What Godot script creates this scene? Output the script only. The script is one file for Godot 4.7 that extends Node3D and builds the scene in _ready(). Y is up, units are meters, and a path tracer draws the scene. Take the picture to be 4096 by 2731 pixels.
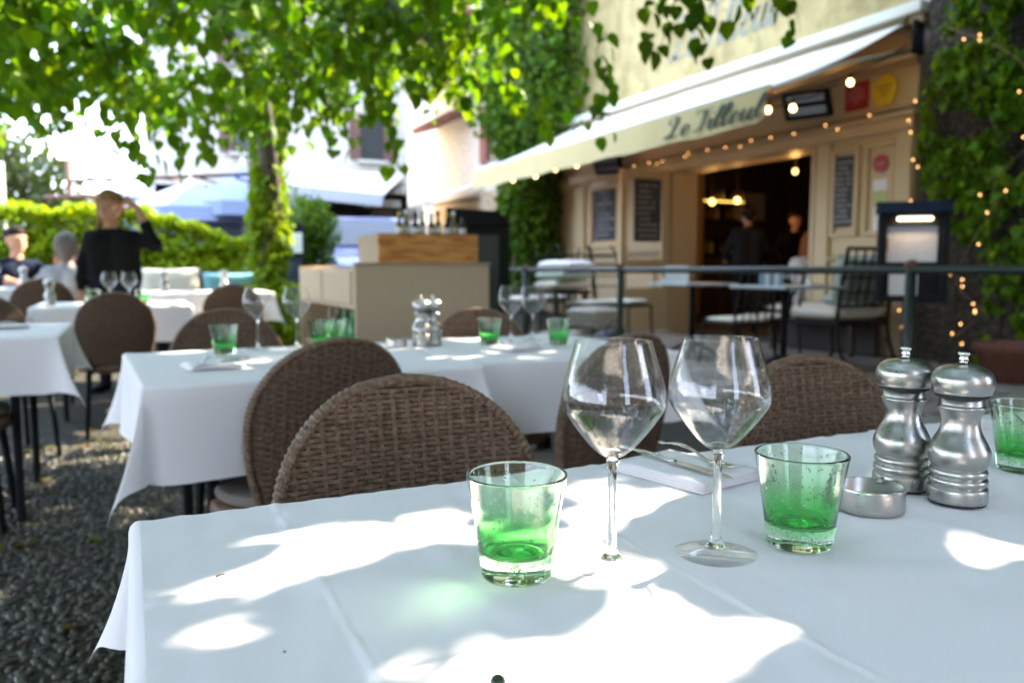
extends Node3D

const SUN := Vector3(0.7256, 0.656, -0.2047)
var M := {}
var used := {}
var rng := RandomNumberGenerator.new()

# ---------------------------------------------------------------- materials
func lin(r: float, g: float, b: float, a := 1.0) -> Color:
	var c := Color(r, g, b).linear_to_srgb()
	c.a = a
	return c

func mat(called: String, r: float, g: float, b: float, rough := 0.7, metal := 0.0) -> StandardMaterial3D:
	var m := StandardMaterial3D.new()
	m.resource_name = called
	m.albedo_color = lin(r, g, b)
	m.roughness = rough
	m.metallic = metal
	M[called] = m
	return m

func noise(freq: float, octaves := 4, sd := 1) -> FastNoiseLite:
	var n := FastNoiseLite.new()
	n.seed = sd
	n.frequency = freq
	n.fractal_octaves = octaves
	return n

func noise_tex(freq: float, ramp: Array, octaves := 4, size := 512, sd := 1) -> NoiseTexture2D:
	var t := NoiseTexture2D.new()
	t.width = size
	t.height = size
	t.seamless = true
	t.noise = noise(freq, octaves, sd)
	var g := Gradient.new()
	var off := PackedFloat32Array()
	var col := PackedColorArray()
	for i in ramp.size():
		off.append(ramp[i][0])
		col.append(ramp[i][1])
	g.offsets = off
	g.colors = col
	t.color_ramp = g
	return t

func bump(m: StandardMaterial3D, freq: float, cm: float, size := 512, sd := 2) -> void:
	m.heightmap_enabled = true
	m.heightmap_scale = cm
	m.heightmap_texture = noise_tex(freq, [[0.0, Color.BLACK], [1.0, Color.WHITE]], 4, size, sd)

func tri_map(m: StandardMaterial3D, scale: float, world := true) -> void:
	m.uv1_triplanar = true
	m.uv1_world_triplanar = world
	m.uv1_scale = Vector3.ONE * scale

func toned(called: String, a: Color, b: Color, freq: float, scale: float, rough := 0.8, sd := 1, world := true) -> StandardMaterial3D:
	var m := mat(called, 1, 1, 1, rough)
	m.albedo_color = Color.WHITE
	m.albedo_texture = noise_tex(freq, [[0.25, a], [0.75, b]], 5, 512, sd)
	tri_map(m, scale, world)
	return m

func glow(called: String, r: float, g: float, b: float, e: float) -> StandardMaterial3D:
	var m := mat(called, 0.8, 0.7, 0.5, 0.4)
	m.emission_enabled = true
	m.emission = lin(r, g, b)
	m.emission_energy_multiplier = e
	return m

func weave_image() -> ImageTexture:
	var im := Image.create(64, 64, false, Image.FORMAT_RGBA8)
	for y in 64:
		for x in 64:
			var a := sin((x + 0.5) * TAU / 8.0)
			var b := sin((y + 0.5) * TAU / 8.0)
			var h := 0.5 + 0.25 * (maxf(a, 0.0) if ((x / 8 + y / 8) % 2 == 0) else maxf(b, 0.0)) + 0.1 * a * b
			im.set_pixel(x, y, Color(h, h, h))
	im.bump_map_to_normal_map(1.2)
	return ImageTexture.create_from_image(im)

func scribble(w: int, h: int, paper: Color, ink: Color, lines: int, sd: int, dense := 0.8) -> ImageTexture:
	var im := Image.create(w, h, false, Image.FORMAT_RGBA8)
	im.fill(paper)
	var r := RandomNumberGenerator.new()
	r.seed = sd
	for l in lines:
		var y := int((l + 1.0) * h / (lines + 1.0))
		var x := int(w * r.randf_range(0.07, 0.2))
		var stop := w * r.randf_range(0.55, 0.95)
		while x < stop:
			var len := int(r.randi_range(3, 9) * w / 128.0) + 1
			if r.randf() < dense:
				for k in len:
					var yy := y + int(sin(k * 1.7 + x) * h / 110.0)
					for t in maxi(1, h / 46):
						if x + k < w and yy + t < h and yy + t >= 0:
							im.set_pixel(x + k, yy + t, ink.lerp(paper, r.randf() * 0.5))
			x += len + 1 + int(w / 64.0)
	return ImageTexture.create_from_image(im)

func glass_pane(called: String, alpha: float, r := 0.9, g := 0.95, b := 0.93) -> StandardMaterial3D:
	var m := mat(called, r, g, b, 0.02)
	m.albedo_color.a = alpha
	m.transparency = BaseMaterial3D.TRANSPARENCY_ALPHA
	m.metallic_specular = 0.5
	m.cull_mode = BaseMaterial3D.CULL_DISABLED
	return m

func glass_solid(called: String, r: float, g: float, b: float, tinted := false) -> StandardMaterial3D:
	var m := mat(called, r, g, b, 0.0)
	m.albedo_color.a = 0.0
	m.refraction_enabled = true
	m.refraction_scale = 0.05
	m.vertex_color_use_as_albedo = tinted
	return m

# ---------------------------------------------------------------- shapes
func sb(smooth := true) -> SurfaceTool:
	var s := SurfaceTool.new()
	s.begin(Mesh.PRIMITIVE_TRIANGLES)
	s.set_smooth_group(0 if smooth else -1)
	return s

func done(s: SurfaceTool) -> ArrayMesh:
	s.generate_normals()
	return s.commit()

func tri(s: SurfaceTool, a: Vector3, b: Vector3, c: Vector3) -> void:
	s.add_vertex(a)
	s.add_vertex(c)
	s.add_vertex(b)

func quad(s: SurfaceTool, a: Vector3, b: Vector3, c: Vector3, d: Vector3) -> void:
	tri(s, a, b, c)
	tri(s, a, c, d)

func box(s: SurfaceTool, at: Vector3, size: Vector3, basis := Basis.IDENTITY, bev := 0.0) -> void:
	var h := size * 0.5
	if bev <= 0.0:
		var p := []
		for i in 8:
			p.append(at + basis * Vector3(h.x if i & 1 else -h.x, h.y if i & 2 else -h.y, h.z if i & 4 else -h.z))
		quad(s, p[4], p[5], p[7], p[6])
		quad(s, p[1], p[0], p[2], p[3])
		quad(s, p[5], p[1], p[3], p[7])
		quad(s, p[0], p[4], p[6], p[2])
		quad(s, p[6], p[7], p[3], p[2])
		quad(s, p[0], p[1], p[5], p[4])
		return
	var b := minf(bev, minf(h.x, minf(h.y, h.z)) * 0.95)
	var g := h - Vector3.ONE * b
	for ax in 3:
		for sg in [-1.0, 1.0]:
			var u: int = (ax + 1) % 3
			var v: int = (ax + 2) % 3
			var c := []
			for q in [[-1, -1], [1, -1], [1, 1], [-1, 1]]:
				var e := Vector3.ZERO
				e[ax] = h[ax] * sg
				e[u] = g[u] * q[0]
				e[v] = g[v] * q[1]
				c.append(at + basis * e)
			if sg > 0: quad(s, c[0], c[1], c[2], c[3])
			else: quad(s, c[3], c[2], c[1], c[0])
	for ax in 3:
		var u: int = (ax + 1) % 3
		var v: int = (ax + 2) % 3
		for su in [-1.0, 1.0]:
			for sv in [-1.0, 1.0]:
				var c := []
				for q in [[0, -1], [0, 1], [1, 1], [1, -1]]:
					var e := Vector3.ZERO
					e[ax] = g[ax] * q[1]
					e[u] = (h[u] if q[0] == 0 else g[u]) * su
					e[v] = (g[v] if q[0] == 0 else h[v]) * sv
					c.append(at + basis * e)
				if su * sv > 0: quad(s, c[3], c[2], c[1], c[0])
				else: quad(s, c[0], c[1], c[2], c[3])
	for i in 8:
		var sx := 1.0 if i & 1 else -1.0
		var sy := 1.0 if i & 2 else -1.0
		var sz := 1.0 if i & 4 else -1.0
		var a := at + basis * Vector3(h.x * sx, g.y * sy, g.z * sz)
		var c := at + basis * Vector3(g.x * sx, h.y * sy, g.z * sz)
		var d := at + basis * Vector3(g.x * sx, g.y * sy, h.z * sz)
		if sx * sy * sz > 0: tri(s, a, c, d)
		else: tri(s, a, d, c)

func bx(at: Vector3, size: Vector3, bev := 0.0, basis := Basis.IDENTITY) -> ArrayMesh:
	var s := sb(false)
	box(s, at, size, basis, bev)
	return done(s)

func lathe(s: SurfaceTool, prof: Array, seg := 32, at := Vector3.ZERO, basis := Basis.IDENTITY, col: Array = []) -> void:
	for i in prof.size() - 1:
		var p: Vector2 = prof[i]
		var q: Vector2 = prof[i + 1]
		for j in seg:
			var a := TAU * j / seg
			var b := TAU * ((j + 1) % seg) / seg
			var v := [Vector3(p.x * cos(b), p.y, p.x * sin(b)), Vector3(p.x * cos(a), p.y, p.x * sin(a)), Vector3(q.x * cos(a), q.y, q.x * sin(a)), Vector3(q.x * cos(b), q.y, q.x * sin(b))]
			for t in [[0, 1, 2], [0, 2, 3]]:
				if (v[t[0]] - v[t[1]]).length_squared() < 1e-14 or (v[t[1]] - v[t[2]]).length_squared() < 1e-14 or (v[t[0]] - v[t[2]]).length_squared() < 1e-14: continue
				for k in [t[0], t[2], t[1]]:
					if col.size(): s.set_color(col[i] if k < 2 else col[i + 1])
					s.add_vertex(at + basis * v[k])

func spline(pts: Array, n := 6) -> Array:
	var out := []
	for i in pts.size() - 1:
		var a = pts[maxi(i - 1, 0)]
		var b = pts[i]
		var c = pts[i + 1]
		var d = pts[mini(i + 2, pts.size() - 1)]
		for k in n:
			var t := float(k) / n
			out.append(0.5 * (2.0 * b + (c - a) * t + (2.0 * a - 5.0 * b + 4.0 * c - d) * t * t + (3.0 * b - a - 3.0 * c + d) * t * t * t))
	out.append(pts[-1])
	return out

func tube(s: SurfaceTool, pts: Array, r0: float, r1: float, sides := 8, flat := 1.0) -> void:
	var n := pts.size()
	var up := Vector3.UP
	var rings := []
	for i in n:
		var d: Vector3 = ((pts[mini(i + 1, n - 1)] as Vector3) - (pts[maxi(i - 1, 0)] as Vector3)).normalized()
		if absf(d.dot(up)) > 0.97: up = Vector3.RIGHT if absf(d.x) < 0.9 else Vector3.BACK
		var x := d.cross(up).normalized()
		var y := x.cross(d).normalized()
		up = y
		var r := lerpf(r0, r1, float(i) / maxf(n - 1, 1))
		var ring := []
		for j in sides:
			var a := TAU * j / sides
			ring.append(pts[i] + x * cos(a) * r + y * sin(a) * r * flat)
		rings.append(ring)
	for i in n - 1:
		for j in sides:
			var k := (j + 1) % sides
			quad(s, rings[i][j], rings[i + 1][j], rings[i + 1][k], rings[i][k])
	for j in range(1, sides - 1):
		tri(s, rings[0][0], rings[0][j], rings[0][j + 1])
		tri(s, rings[n - 1][0], rings[n - 1][j + 1], rings[n - 1][j])

func tb(pts: Array, r0: float, r1 := -1.0, sides := 8) -> ArrayMesh:
	var s := sb()
	tube(s, pts, r0, r0 if r1 < 0 else r1, sides)
	return done(s)

func ball(s: SurfaceTool, at: Vector3, r: Vector3, seg := 12, rings := 8, basis := Basis.IDENTITY, flip := false) -> void:
	for i in rings:
		for j in seg:
			var v := []
			for q in [[i, j], [i, j + 1], [i + 1, j + 1], [i + 1, j]]:
				var t: float = PI * q[0] / rings
				var a: float = TAU * (q[1] % seg) / seg
				v.append(at + basis * (Vector3(sin(t) * cos(a), cos(t), sin(t) * sin(a)) * r))
			if flip:
				if i < rings - 1: tri(s, v[0], v[3], v[2])
				if i > 0: tri(s, v[0], v[2], v[1])
			else:
				if i < rings - 1: tri(s, v[0], v[2], v[3])
				if i > 0: tri(s, v[0], v[1], v[2])

func prism(s: SurfaceTool, poly: PackedVector2Array, d: float, xf := Transform3D.IDENTITY) -> void:
	if Geometry2D.is_polygon_clockwise(poly): poly.reverse()
	var idx := Geometry2D.triangulate_polygon(poly)
	for i in range(0, idx.size(), 3):
		var a := poly[idx[i]]
		var b := poly[idx[i + 1]]
		var c := poly[idx[i + 2]]
		if (b - a).cross(c - a) < 0:
			var t := b
			b = c
			c = t
		tri(s, xf * Vector3(a.x, a.y, d), xf * Vector3(b.x, b.y, d), xf * Vector3(c.x, c.y, d))
		tri(s, xf * Vector3(a.x, a.y, 0), xf * Vector3(c.x, c.y, 0), xf * Vector3(b.x, b.y, 0))
	for i in poly.size():
		var a := poly[i]
		var b := poly[(i + 1) % poly.size()]
		quad(s, xf * Vector3(a.x, a.y, 0), xf * Vector3(b.x, b.y, 0), xf * Vector3(b.x, b.y, d), xf * Vector3(a.x, a.y, d))

# ---------------------------------------------------------------- things and parts
func numbered(called: String) -> String:
	var n: int = used.get(called, 0)
	used[called] = n + 1
	return called if n == 0 else "%s_%03d" % [called, n]

func tag(o: Node, label: String, category := "", group := "", kind := "") -> Node:
	if label: o.set_meta("label", label)
	if category: o.set_meta("category", category)
	if group: o.set_meta("group", group)
	if kind: o.set_meta("kind", kind)
	return o

func thing(called: String, label: String, category: String, at := Vector3.ZERO, yaw := 0.0, group := "") -> Node3D:
	var o := Node3D.new()
	o.name = numbered(called)
	add_child(o)
	o.position = at
	o.rotation.y = yaw
	tag(o, label, category, group)
	return o

func part(called: String, mesh: Mesh, m: Material, parent: Node = null, at := Vector3.ZERO, basis := Basis.IDENTITY) -> MeshInstance3D:
	var o := MeshInstance3D.new()
	o.mesh = mesh
	o.material_override = m
	o.transform = Transform3D(basis, at)
	if parent == null:
		o.name = numbered(called)
		add_child(o)
	else:
		var key := str(parent.get_instance_id()) + called
		var n: int = used.get(key, 0)
		used[key] = n + 1
		o.name = called if n == 0 else "%s_%03d" % [called, n]
		parent.add_child(o, true)
	return o

func copy(o: Node3D, label: String, at: Vector3, yaw := 0.0, group := "") -> Node3D:
	var c: Node3D = o.duplicate()
	var base: String = o.name
	c.name = numbered(base.get_slice("_0", 0))
	add_child(c)
	c.position = at
	c.rotation.y = yaw
	c.set_meta("label", label)
	if group: c.set_meta("group", group)
	return c

func many(called: String, mesh: Mesh, m: Material, xfs: Array, cols: Array, parent: Node = null) -> MultiMeshInstance3D:
	var mm := MultiMesh.new()
	mm.transform_format = MultiMesh.TRANSFORM_3D
	mm.use_colors = cols.size() > 0
	mm.mesh = mesh
	mm.instance_count = xfs.size()
	for i in xfs.size():
		mm.set_instance_transform(i, xfs[i])
		if cols.size(): mm.set_instance_color(i, cols[i])
	var o := MultiMeshInstance3D.new()
	o.multimesh = mm
	o.material_override = m
	o.name = numbered(called) if parent == null else called
	(self if parent == null else parent).add_child(o, true)
	o.set_meta("kind", "stuff")
	return o

func gy(z: float) -> float:
	return 0.011 * clampf(-z - 2.0, 0.0, 4.0) + 0.05 * clampf(-z - 6.0, 0.0, 5.0) + 0.03 * clampf(-z - 11.0, 0.0, 7.0)

# a body as one continuous surface: bones are [a, ra, b, rb, colour]; distances joined smoothly, then surface nets
func blob(bones: Array, cell: float, k := 0.03, into: SurfaceTool = null) -> SurfaceTool:
	var lo := Vector3.ONE * 1e9
	var hi := -lo
	for b in bones:
		for e in [[b[0], b[1]], [b[2], b[3]]]:
			lo = lo.min(e[0] - Vector3.ONE * (e[1] + 3 * cell))
			hi = hi.max(e[0] + Vector3.ONE * (e[1] + 3 * cell))
	var n := Vector3i(((hi - lo) / cell).ceil()) + Vector3i.ONE
	var f := PackedFloat32Array()
	f.resize(n.x * n.y * n.z)
	f.fill(1.0)
	var near := PackedFloat32Array()
	near.resize(f.size())
	near.fill(1e9)
	var who := PackedByteArray()
	who.resize(f.size())
	for bi in bones.size():
		var b = bones[bi]
		var a: Vector3 = b[0]
		var ra: float = b[1]
		var c: Vector3 = b[2]
		var rb: float = b[3]
		var m := Vector3.ONE * (maxf(ra, rb) + k + 2 * cell)
		var i0 := Vector3i(((a.min(c) - m - lo) / cell).floor()).clamp(Vector3i.ZERO, n - Vector3i.ONE)
		var i1 := Vector3i(((a.max(c) + m - lo) / cell).ceil()).clamp(Vector3i.ZERO, n - Vector3i.ONE)
		var ac := c - a
		var l2 := maxf(ac.length_squared(), 1e-9)
		for z in range(i0.z, i1.z + 1):
			for y in range(i0.y, i1.y + 1):
				var row := (z * n.y + y) * n.x
				for x in range(i0.x, i1.x + 1):
					var p := lo + Vector3(x, y, z) * cell - a
					var t := clampf(p.dot(ac) / l2, 0.0, 1.0)
					var d := (p - ac * t).length() - lerpf(ra, rb, t)
					var q := row + x
					if d < near[q]:
						near[q] = d
						who[q] = bi
					var h := clampf(0.5 + 0.5 * (d - f[q]) / k, 0.0, 1.0)
					f[q] = lerpf(d, f[q], h) - k * h * (1.0 - h)
	var s := into if into else sb()
	var vert := {}
	var pos := []
	var colr := []
	var dxs := [0, 1, n.x, n.x + 1, n.x * n.y, n.x * n.y + 1, n.x * n.y + n.x, n.x * n.y + n.x + 1]
	for z in n.z - 1:
		for y in n.y - 1:
			for x in n.x - 1:
				var q := (z * n.y + y) * n.x + x
				if near[q] > 3.0 * cell + k: continue
				var inside := 0
				for e in 8:
					if f[q + dxs[e]] < 0.0: inside += 1
				if inside == 0 or inside == 8: continue
				var sum := Vector3.ZERO
				var cnt := 0
				for e in [[0, 1], [2, 3], [4, 5], [6, 7], [0, 2], [1, 3], [4, 6], [5, 7], [0, 4], [1, 5], [2, 6], [3, 7]]:
					var fa := f[q + dxs[e[0]]]
					var fb := f[q + dxs[e[1]]]
					if (fa < 0.0) != (fb < 0.0):
						var t := fa / (fa - fb)
						var pa := Vector3(e[0] & 1, (e[0] >> 1) & 1, e[0] >> 2)
						var pb := Vector3(e[1] & 1, (e[1] >> 1) & 1, e[1] >> 2)
						sum += pa.lerp(pb, t)
						cnt += 1
				vert[q] = pos.size()
				pos.append(lo + (Vector3(x, y, z) + sum / cnt) * cell)
				colr.append(bones[who[q]][4])
	for q in vert:
		var fq := f[q] < 0.0
		var steps := [1, n.x, n.x * n.y]
		for ax in 3:
			if (f[q + steps[ax]] < 0.0) == fq: continue
			var u: int = steps[(ax + 1) % 3]
			var v: int = steps[(ax + 2) % 3]
			var c := [q - u - v, q - v, q, q - u]
			if not (vert.has(c[0]) and vert.has(c[1]) and vert.has(c[3])): continue
			if not fq: c.reverse()
			for w in [0, 2, 1, 0, 3, 2]:
				s.set_color(colr[vert[c[w]]])
				s.add_vertex(pos[vert[c[w]]])
	return s

# ---------------------------------------------------------------- table linen
func cloth_mesh(w: float, d: float, hang: float, sd: int, creases_x := [], creases_z := [], fin := 0.5, fine := 0.03) -> ArrayMesh:
	var r := RandomNumberGenerator.new()
	r.seed = sd
	var s := sb()
	var nz := noise(3.0, 2, sd)
	var R := 0.012
	var hx := w * 0.5
	var hz := d * 0.5
	var axis := func(h: float, cr: Array) -> Array:
		var a := []
		var n := int(ceil(2.0 * h / fine))
		for i in n + 1: a.append(-h + 2.0 * h * i / n)
		for c in cr:
			for k in [-0.008, -0.005, -0.0025, 0.0, 0.0025, 0.005, 0.008]: a.append(clampf(c + k, -h, h))
		a.sort()
		var o := []
		for v in a:
			if o.is_empty() or v - o[-1] > 0.0012: o.append(v)
		o[-1] = h
		return o
	var xs: Array = axis.call(hx, creases_x)
	var zs: Array = axis.call(hz, creases_z)
	var top := func(x: float, z: float) -> Vector3:
		var y := 0.0017 * nz.get_noise_2d(x * 9.0, z * 4.0) + 0.0009 * nz.get_noise_2d(x * 22.0 + 50.0, z * 30.0) + 0.0005 * sin(z * 46.0 + 3.0 * nz.get_noise_2d(x * 2.0, z * 2.0)) * nz.get_noise_2d(x * 3.0 + 9.0, z * 3.0)
		for c in creases_x: y += 0.0007 * exp(-pow((x - c) / 0.0035, 2.0)) + 0.0004 * signf(x - c) * exp(-absf(x - c) / 0.02)
		for c in creases_z: y += 0.0010 * exp(-pow((z - c) / 0.0035, 2.0)) + 0.0004 * signf(z - c) * exp(-absf(z - c) / 0.02)
		return Vector3(x, y, z)
	for i in xs.size() - 1:
		for j in zs.size() - 1:
			quad(s, top.call(xs[i], zs[j + 1]), top.call(xs[i + 1], zs[j + 1]), top.call(xs[i + 1], zs[j]), top.call(xs[i], zs[j]))
	# the loop round the edge: [point on the edge, outward angle, corner share or -1, distance along]
	var ring := []
	var run := 0.0
	var corners := [Vector2(hx, hz), Vector2(-hx, hz), Vector2(-hx, -hz), Vector2(hx, -hz)]
	var norms := [0.0, 90.0, 180.0, 270.0]
	for c in 4:
		var p: Vector2 = corners[c]
		for u in 15: ring.append([p, norms[c], u / 14.0, run])
		var q: Vector2 = corners[(c + 1) % 4]
		var list: Array = xs if c % 2 == 0 else zs
		for i in range(1, list.size() - 1):
			var v: float = list[list.size() - 1 - i] if c < 2 else list[i]
			var e := Vector2(v, p.y) if c % 2 == 0 else Vector2(p.x, v)
			ring.append([e, norms[(c + 1) % 4], -1.0, run + p.distance_to(e)])
		run += p.distance_to(q)
	var rows := []
	var ph := r.randf() * 9.0
	for e in ring:
		var p: Vector2 = e[0]
		var cs: float = e[2]
		var col := []
		var t0: Vector3 = top.call(p.x, p.y)
		var az: float = e[1]
		var tilt := 0.025 + 0.03 * sin(e[3] * 7.0 + ph) + 0.02 * sin(e[3] * 17.0 + ph * 2.0)
		var len := hang * (1.0 + 0.03 * sin(e[3] * 5.0 + ph))
		if cs >= 0.0:
			var wq := 2.0 * cs - 1.0
			az += 45.0 + 45.0 * signf(wq) * pow(absf(wq), 2.5)
			tilt = lerpf(tilt, fin, pow(sin(PI * cs), 0.8))
			var phi := deg_to_rad(cs * 90.0)
			len = hang / maxf(cos(phi), sin(phi))
		var out := Vector3(cos(deg_to_rad(az)), 0, sin(deg_to_rad(az)))
		for k in [0.0, 30.0, 60.0]:
			var a := deg_to_rad(k)
			col.append(t0 + out * R * sin(a) - Vector3.UP * R * (1.0 - cos(a)))
		var base: Vector3 = t0 + out * R - Vector3.UP * R
		for k in 9:
			var fr := k / 8.0
			var tt := tilt * (0.55 + 0.45 * fr)
			var wob := 0.012 * fr * sin(e[3] * 9.0 + ph + fr * 2.0) if cs < 0.0 else 0.0
			col.append(base + (out * (sin(tt) * len * fr + wob)) - Vector3.UP * cos(tt) * len * fr)
		rows.append(col)
	for i in rows.size():
		var a: Array = rows[i]
		var b: Array = rows[(i + 1) % rows.size()]
		for k in a.size() - 1:
			quad(s, b[k], b[k + 1], a[k + 1], a[k])
	return done(s)

# a table (top, column, foot) under a white cloth: two things
func laid_table(cx: float, cz: float, w: float, d: float, hang: float, sd: int, tl: String, cl: String, yaw := 0.0, cx_ := [], cz_ := [], fin := 0.5, fine := 0.03) -> void:
	var g := gy(cz)
	var t := thing("dining_table", tl, "table", Vector3(cx, g, cz), yaw, "dining tables under white cloths")
	part("tabletop", bx(Vector3(0, 0.73, 0), Vector3(w - 0.01, 0.03, d - 0.01), 0.006), M.darkwood, t)
	for sx in [-1, 1]:
		for sz in [-1, 1]:
			part("leg", bx(Vector3(sx * (w * 0.5 - 0.16), 0.357, sz * (d * 0.5 - 0.12)), Vector3(0.03, 0.714, 0.03), 0.006), M.black_metal, t)
	var c := part("tablecloth", cloth_mesh(w, d, hang, sd, cx_, cz_, fin, fine), M.cloth, null, Vector3(cx, g + 0.7525, cz), Basis(Vector3.UP, yaw))
	tag(c, cl, "tablecloth", "white tablecloths")

# ---------------------------------------------------------------- wicker chair
var chair0: Node3D = null
const Y0 := 0.44
const YT := 0.860

func half_w(t: float) -> float:
	if t < 0.52: return lerpf(0.155, 0.208, sin(t / 0.52 * PI * 0.5))
	return 0.208 * pow(maxf(1.0 - pow((t - 0.52) / 0.48, 2.2), 0.0), 1.0 / 2.1)

func back_pt(x: float, y: float, off: float) -> Vector3:
	var t := (y - Y0) / (YT - Y0)
	return Vector3(x, y, -0.195 - 0.075 * t + 0.7 * x * x + off)

func back_half(x: float, y: float) -> float:
	var t := (y - Y0) / (YT - Y0)
	var e := clampf(absf(x) / maxf(half_w(t), 0.001), 0.0, 1.0)
	var f := clampf((YT - y) / 0.03, 0.0, 1.0)
	return 0.017 * sqrt(maxf(1.0 - pow(e, 6.0), 0.0)) * sqrt(f * (2.0 - f))

func wicker_weave() -> ArrayMesh:
	var s := sb(false)
	var pitch := 0.0076
	var rows := int((YT - Y0) / pitch)
	var p := 0.0225
	for side in [-1.0, 1.0]:
		for r in rows:
			var y := Y0 + (r + 0.5) * pitch
			var w := half_w((y - Y0) / (YT - Y0)) - 0.001
			if w < 0.02: continue
			var n := int(ceil(2.0 * w / (p / 5.0)))
			var prev := []
			for i in n + 1:
				var x := -w + 2.0 * w * i / n
				var h := back_half(x, y)
				var z := h + 0.0026 * cos(PI * x / p + r * PI) + 0.001
				var cur := []
				for q in [[-0.0032, 0.0], [-0.0018, 0.0011], [0.0, 0.0004], [0.0018, 0.0011], [0.0032, 0.0]]:
					cur.append(back_pt(x, y + q[0], side * (z + q[1])))
				if i:
					for k in 4:
						if side > 0: quad(s, prev[k], cur[k], cur[k + 1], prev[k + 1])
						else: quad(s, cur[k], prev[k], prev[k + 1], cur[k + 1])
				prev = cur
		for m in range(-9, 10):
			var x := m * p
			var prev := []
			for i in 41:
				var y := lerpf(Y0, YT, i / 40.0)
				if half_w((y - Y0) / (YT - Y0)) < absf(x) + 0.004: continue
				var cur := []
				for q in [[-0.0036, 0.0], [-0.0019, 0.0012], [0.0, 0.0], [0.0019, 0.0012], [0.0036, 0.0]]:
					cur.append(back_pt(x + q[0], y, side * (back_half(x, y) + 0.0006 + q[1])))
				if prev.size():
					for k in 4:
						if side > 0: quad(s, prev[k], prev[k + 1], cur[k + 1], cur[k])
						else: quad(s, prev[k + 1], prev[k], cur[k], cur[k + 1])
				prev = cur
	return done(s)

func wicker_core() -> ArrayMesh:
	var s := sb()
	for side in [-1.0, 1.0]:
		for i in 24:
			for j in 16:
				var c := []
				for q in [[0, 0], [1, 0], [1, 1], [0, 1]]:
					var y: float = lerpf(Y0, YT - 0.002, (i + q[1]) / 24.0)
					var x: float = half_w((y - Y0) / (YT - Y0)) * lerpf(-0.99, 0.99, (j + q[0]) / 16.0)
					c.append(back_pt(x, y, side * maxf(back_half(x, y) - 0.002, 0.0)))
				if side > 0: quad(s, c[0], c[1], c[2], c[3])
				else: quad(s, c[1], c[0], c[3], c[2])
	return done(s)

func wicker_rim() -> ArrayMesh:
	var s := sb(false)
	var pts := []
	for i in 61: pts.append(Vector2(half_w(pow(i / 60.0, 0.6)), lerpf(Y0 - 0.02, YT, pow(i / 60.0, 0.6))))
	var loop := []
	for q in pts: loop.append(back_pt(-q.x, q.y, 0))
	for i in range(pts.size() - 2, -1, -1): loop.append(back_pt(pts[i].x, pts[i].y, 0))
	# a core with strips wrapped round it in a slant
	var run := 0.0
	var prev := []
	var path := spline(loop, 2)
	for i in path.size():
		if i: run += (path[i] - path[i - 1]).length()
		var d: Vector3 = (path[mini(i + 1, path.size() - 1)] - path[maxi(i - 1, 0)]).normalized()
		var nz := Vector3(0, 0, 1)
		var x := d.cross(nz).normalized()
		var cur := []
		for j in 12:
			var a := TAU * j / 12
			var r := 0.0125 + 0.0016 * sin(run * TAU / 0.011 + a * 1.0)
			cur.append(path[i] + x * cos(a) * r * 0.75 + nz * sin(a) * r * 1.25)
		if i:
			for j in 12:
				var k := (j + 1) % 12
				quad(s, prev[j], cur[j], cur[k], prev[k])
		prev = cur
	return done(s)

func make_chair() -> Node3D:
	var t := thing("wicker_chair", "brown woven wicker chair", "chair", Vector3.ZERO, 0.0, "brown wicker chairs")
	part("back_core", wicker_core(), M.wicker_dark, t)
	part("back_weave", wicker_weave(), M.wicker, t)
	part("back_rim", wicker_rim(), M.wicker, t)
	var s := sb()
	var base := []
	for q in [[0.19, 0.385], [0.21, 0.39], [0.222, 0.41], [0.218, 0.432], [0.2, 0.44], [0.0, 0.44]]: base.append(Vector2(q[0], q[1]))
	lathe(s, base, 40)
	part("seat_weave", done(s), M.wicker, t)
	s = sb()
	lathe(s, spline([Vector2(0.19, 0.441), Vector2(0.207, 0.45), Vector2(0.205, 0.466), Vector2(0.18, 0.474), Vector2(0.0, 0.478)], 4), 36)
	part("seat_cushion", done(s), M.cushion_grey, t)
	for q in [[-1, 1], [1, 1], [-1, -1], [1, -1]]:
		part("leg", tb([Vector3(q[0] * 0.15, 0.40, q[1] * 0.15), Vector3(q[0] * 0.165, 0.2, q[1] * 0.17), Vector3(q[0] * 0.175, 0.0, q[1] * 0.185)], 0.017, 0.012), M.black_metal, t)
	for q in [-1, 1]:
		part("back_post", tb([Vector3(q * 0.13, 0.39, -0.16), Vector3(q * 0.135, 0.43, -0.19), Vector3(q * 0.14, 0.5, -0.195)], 0.012), M.black_metal, t)
	return t

func chair(x: float, z: float, yaw: float, label: String, first := false) -> void:
	if first:
		chair0.position = Vector3(x, gy(z), z)
		chair0.rotation.y = yaw
		chair0.set_meta("label", label)
	else:
		copy(chair0, label, Vector3(x, gy(z), z), yaw, "brown wicker chairs")

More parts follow.
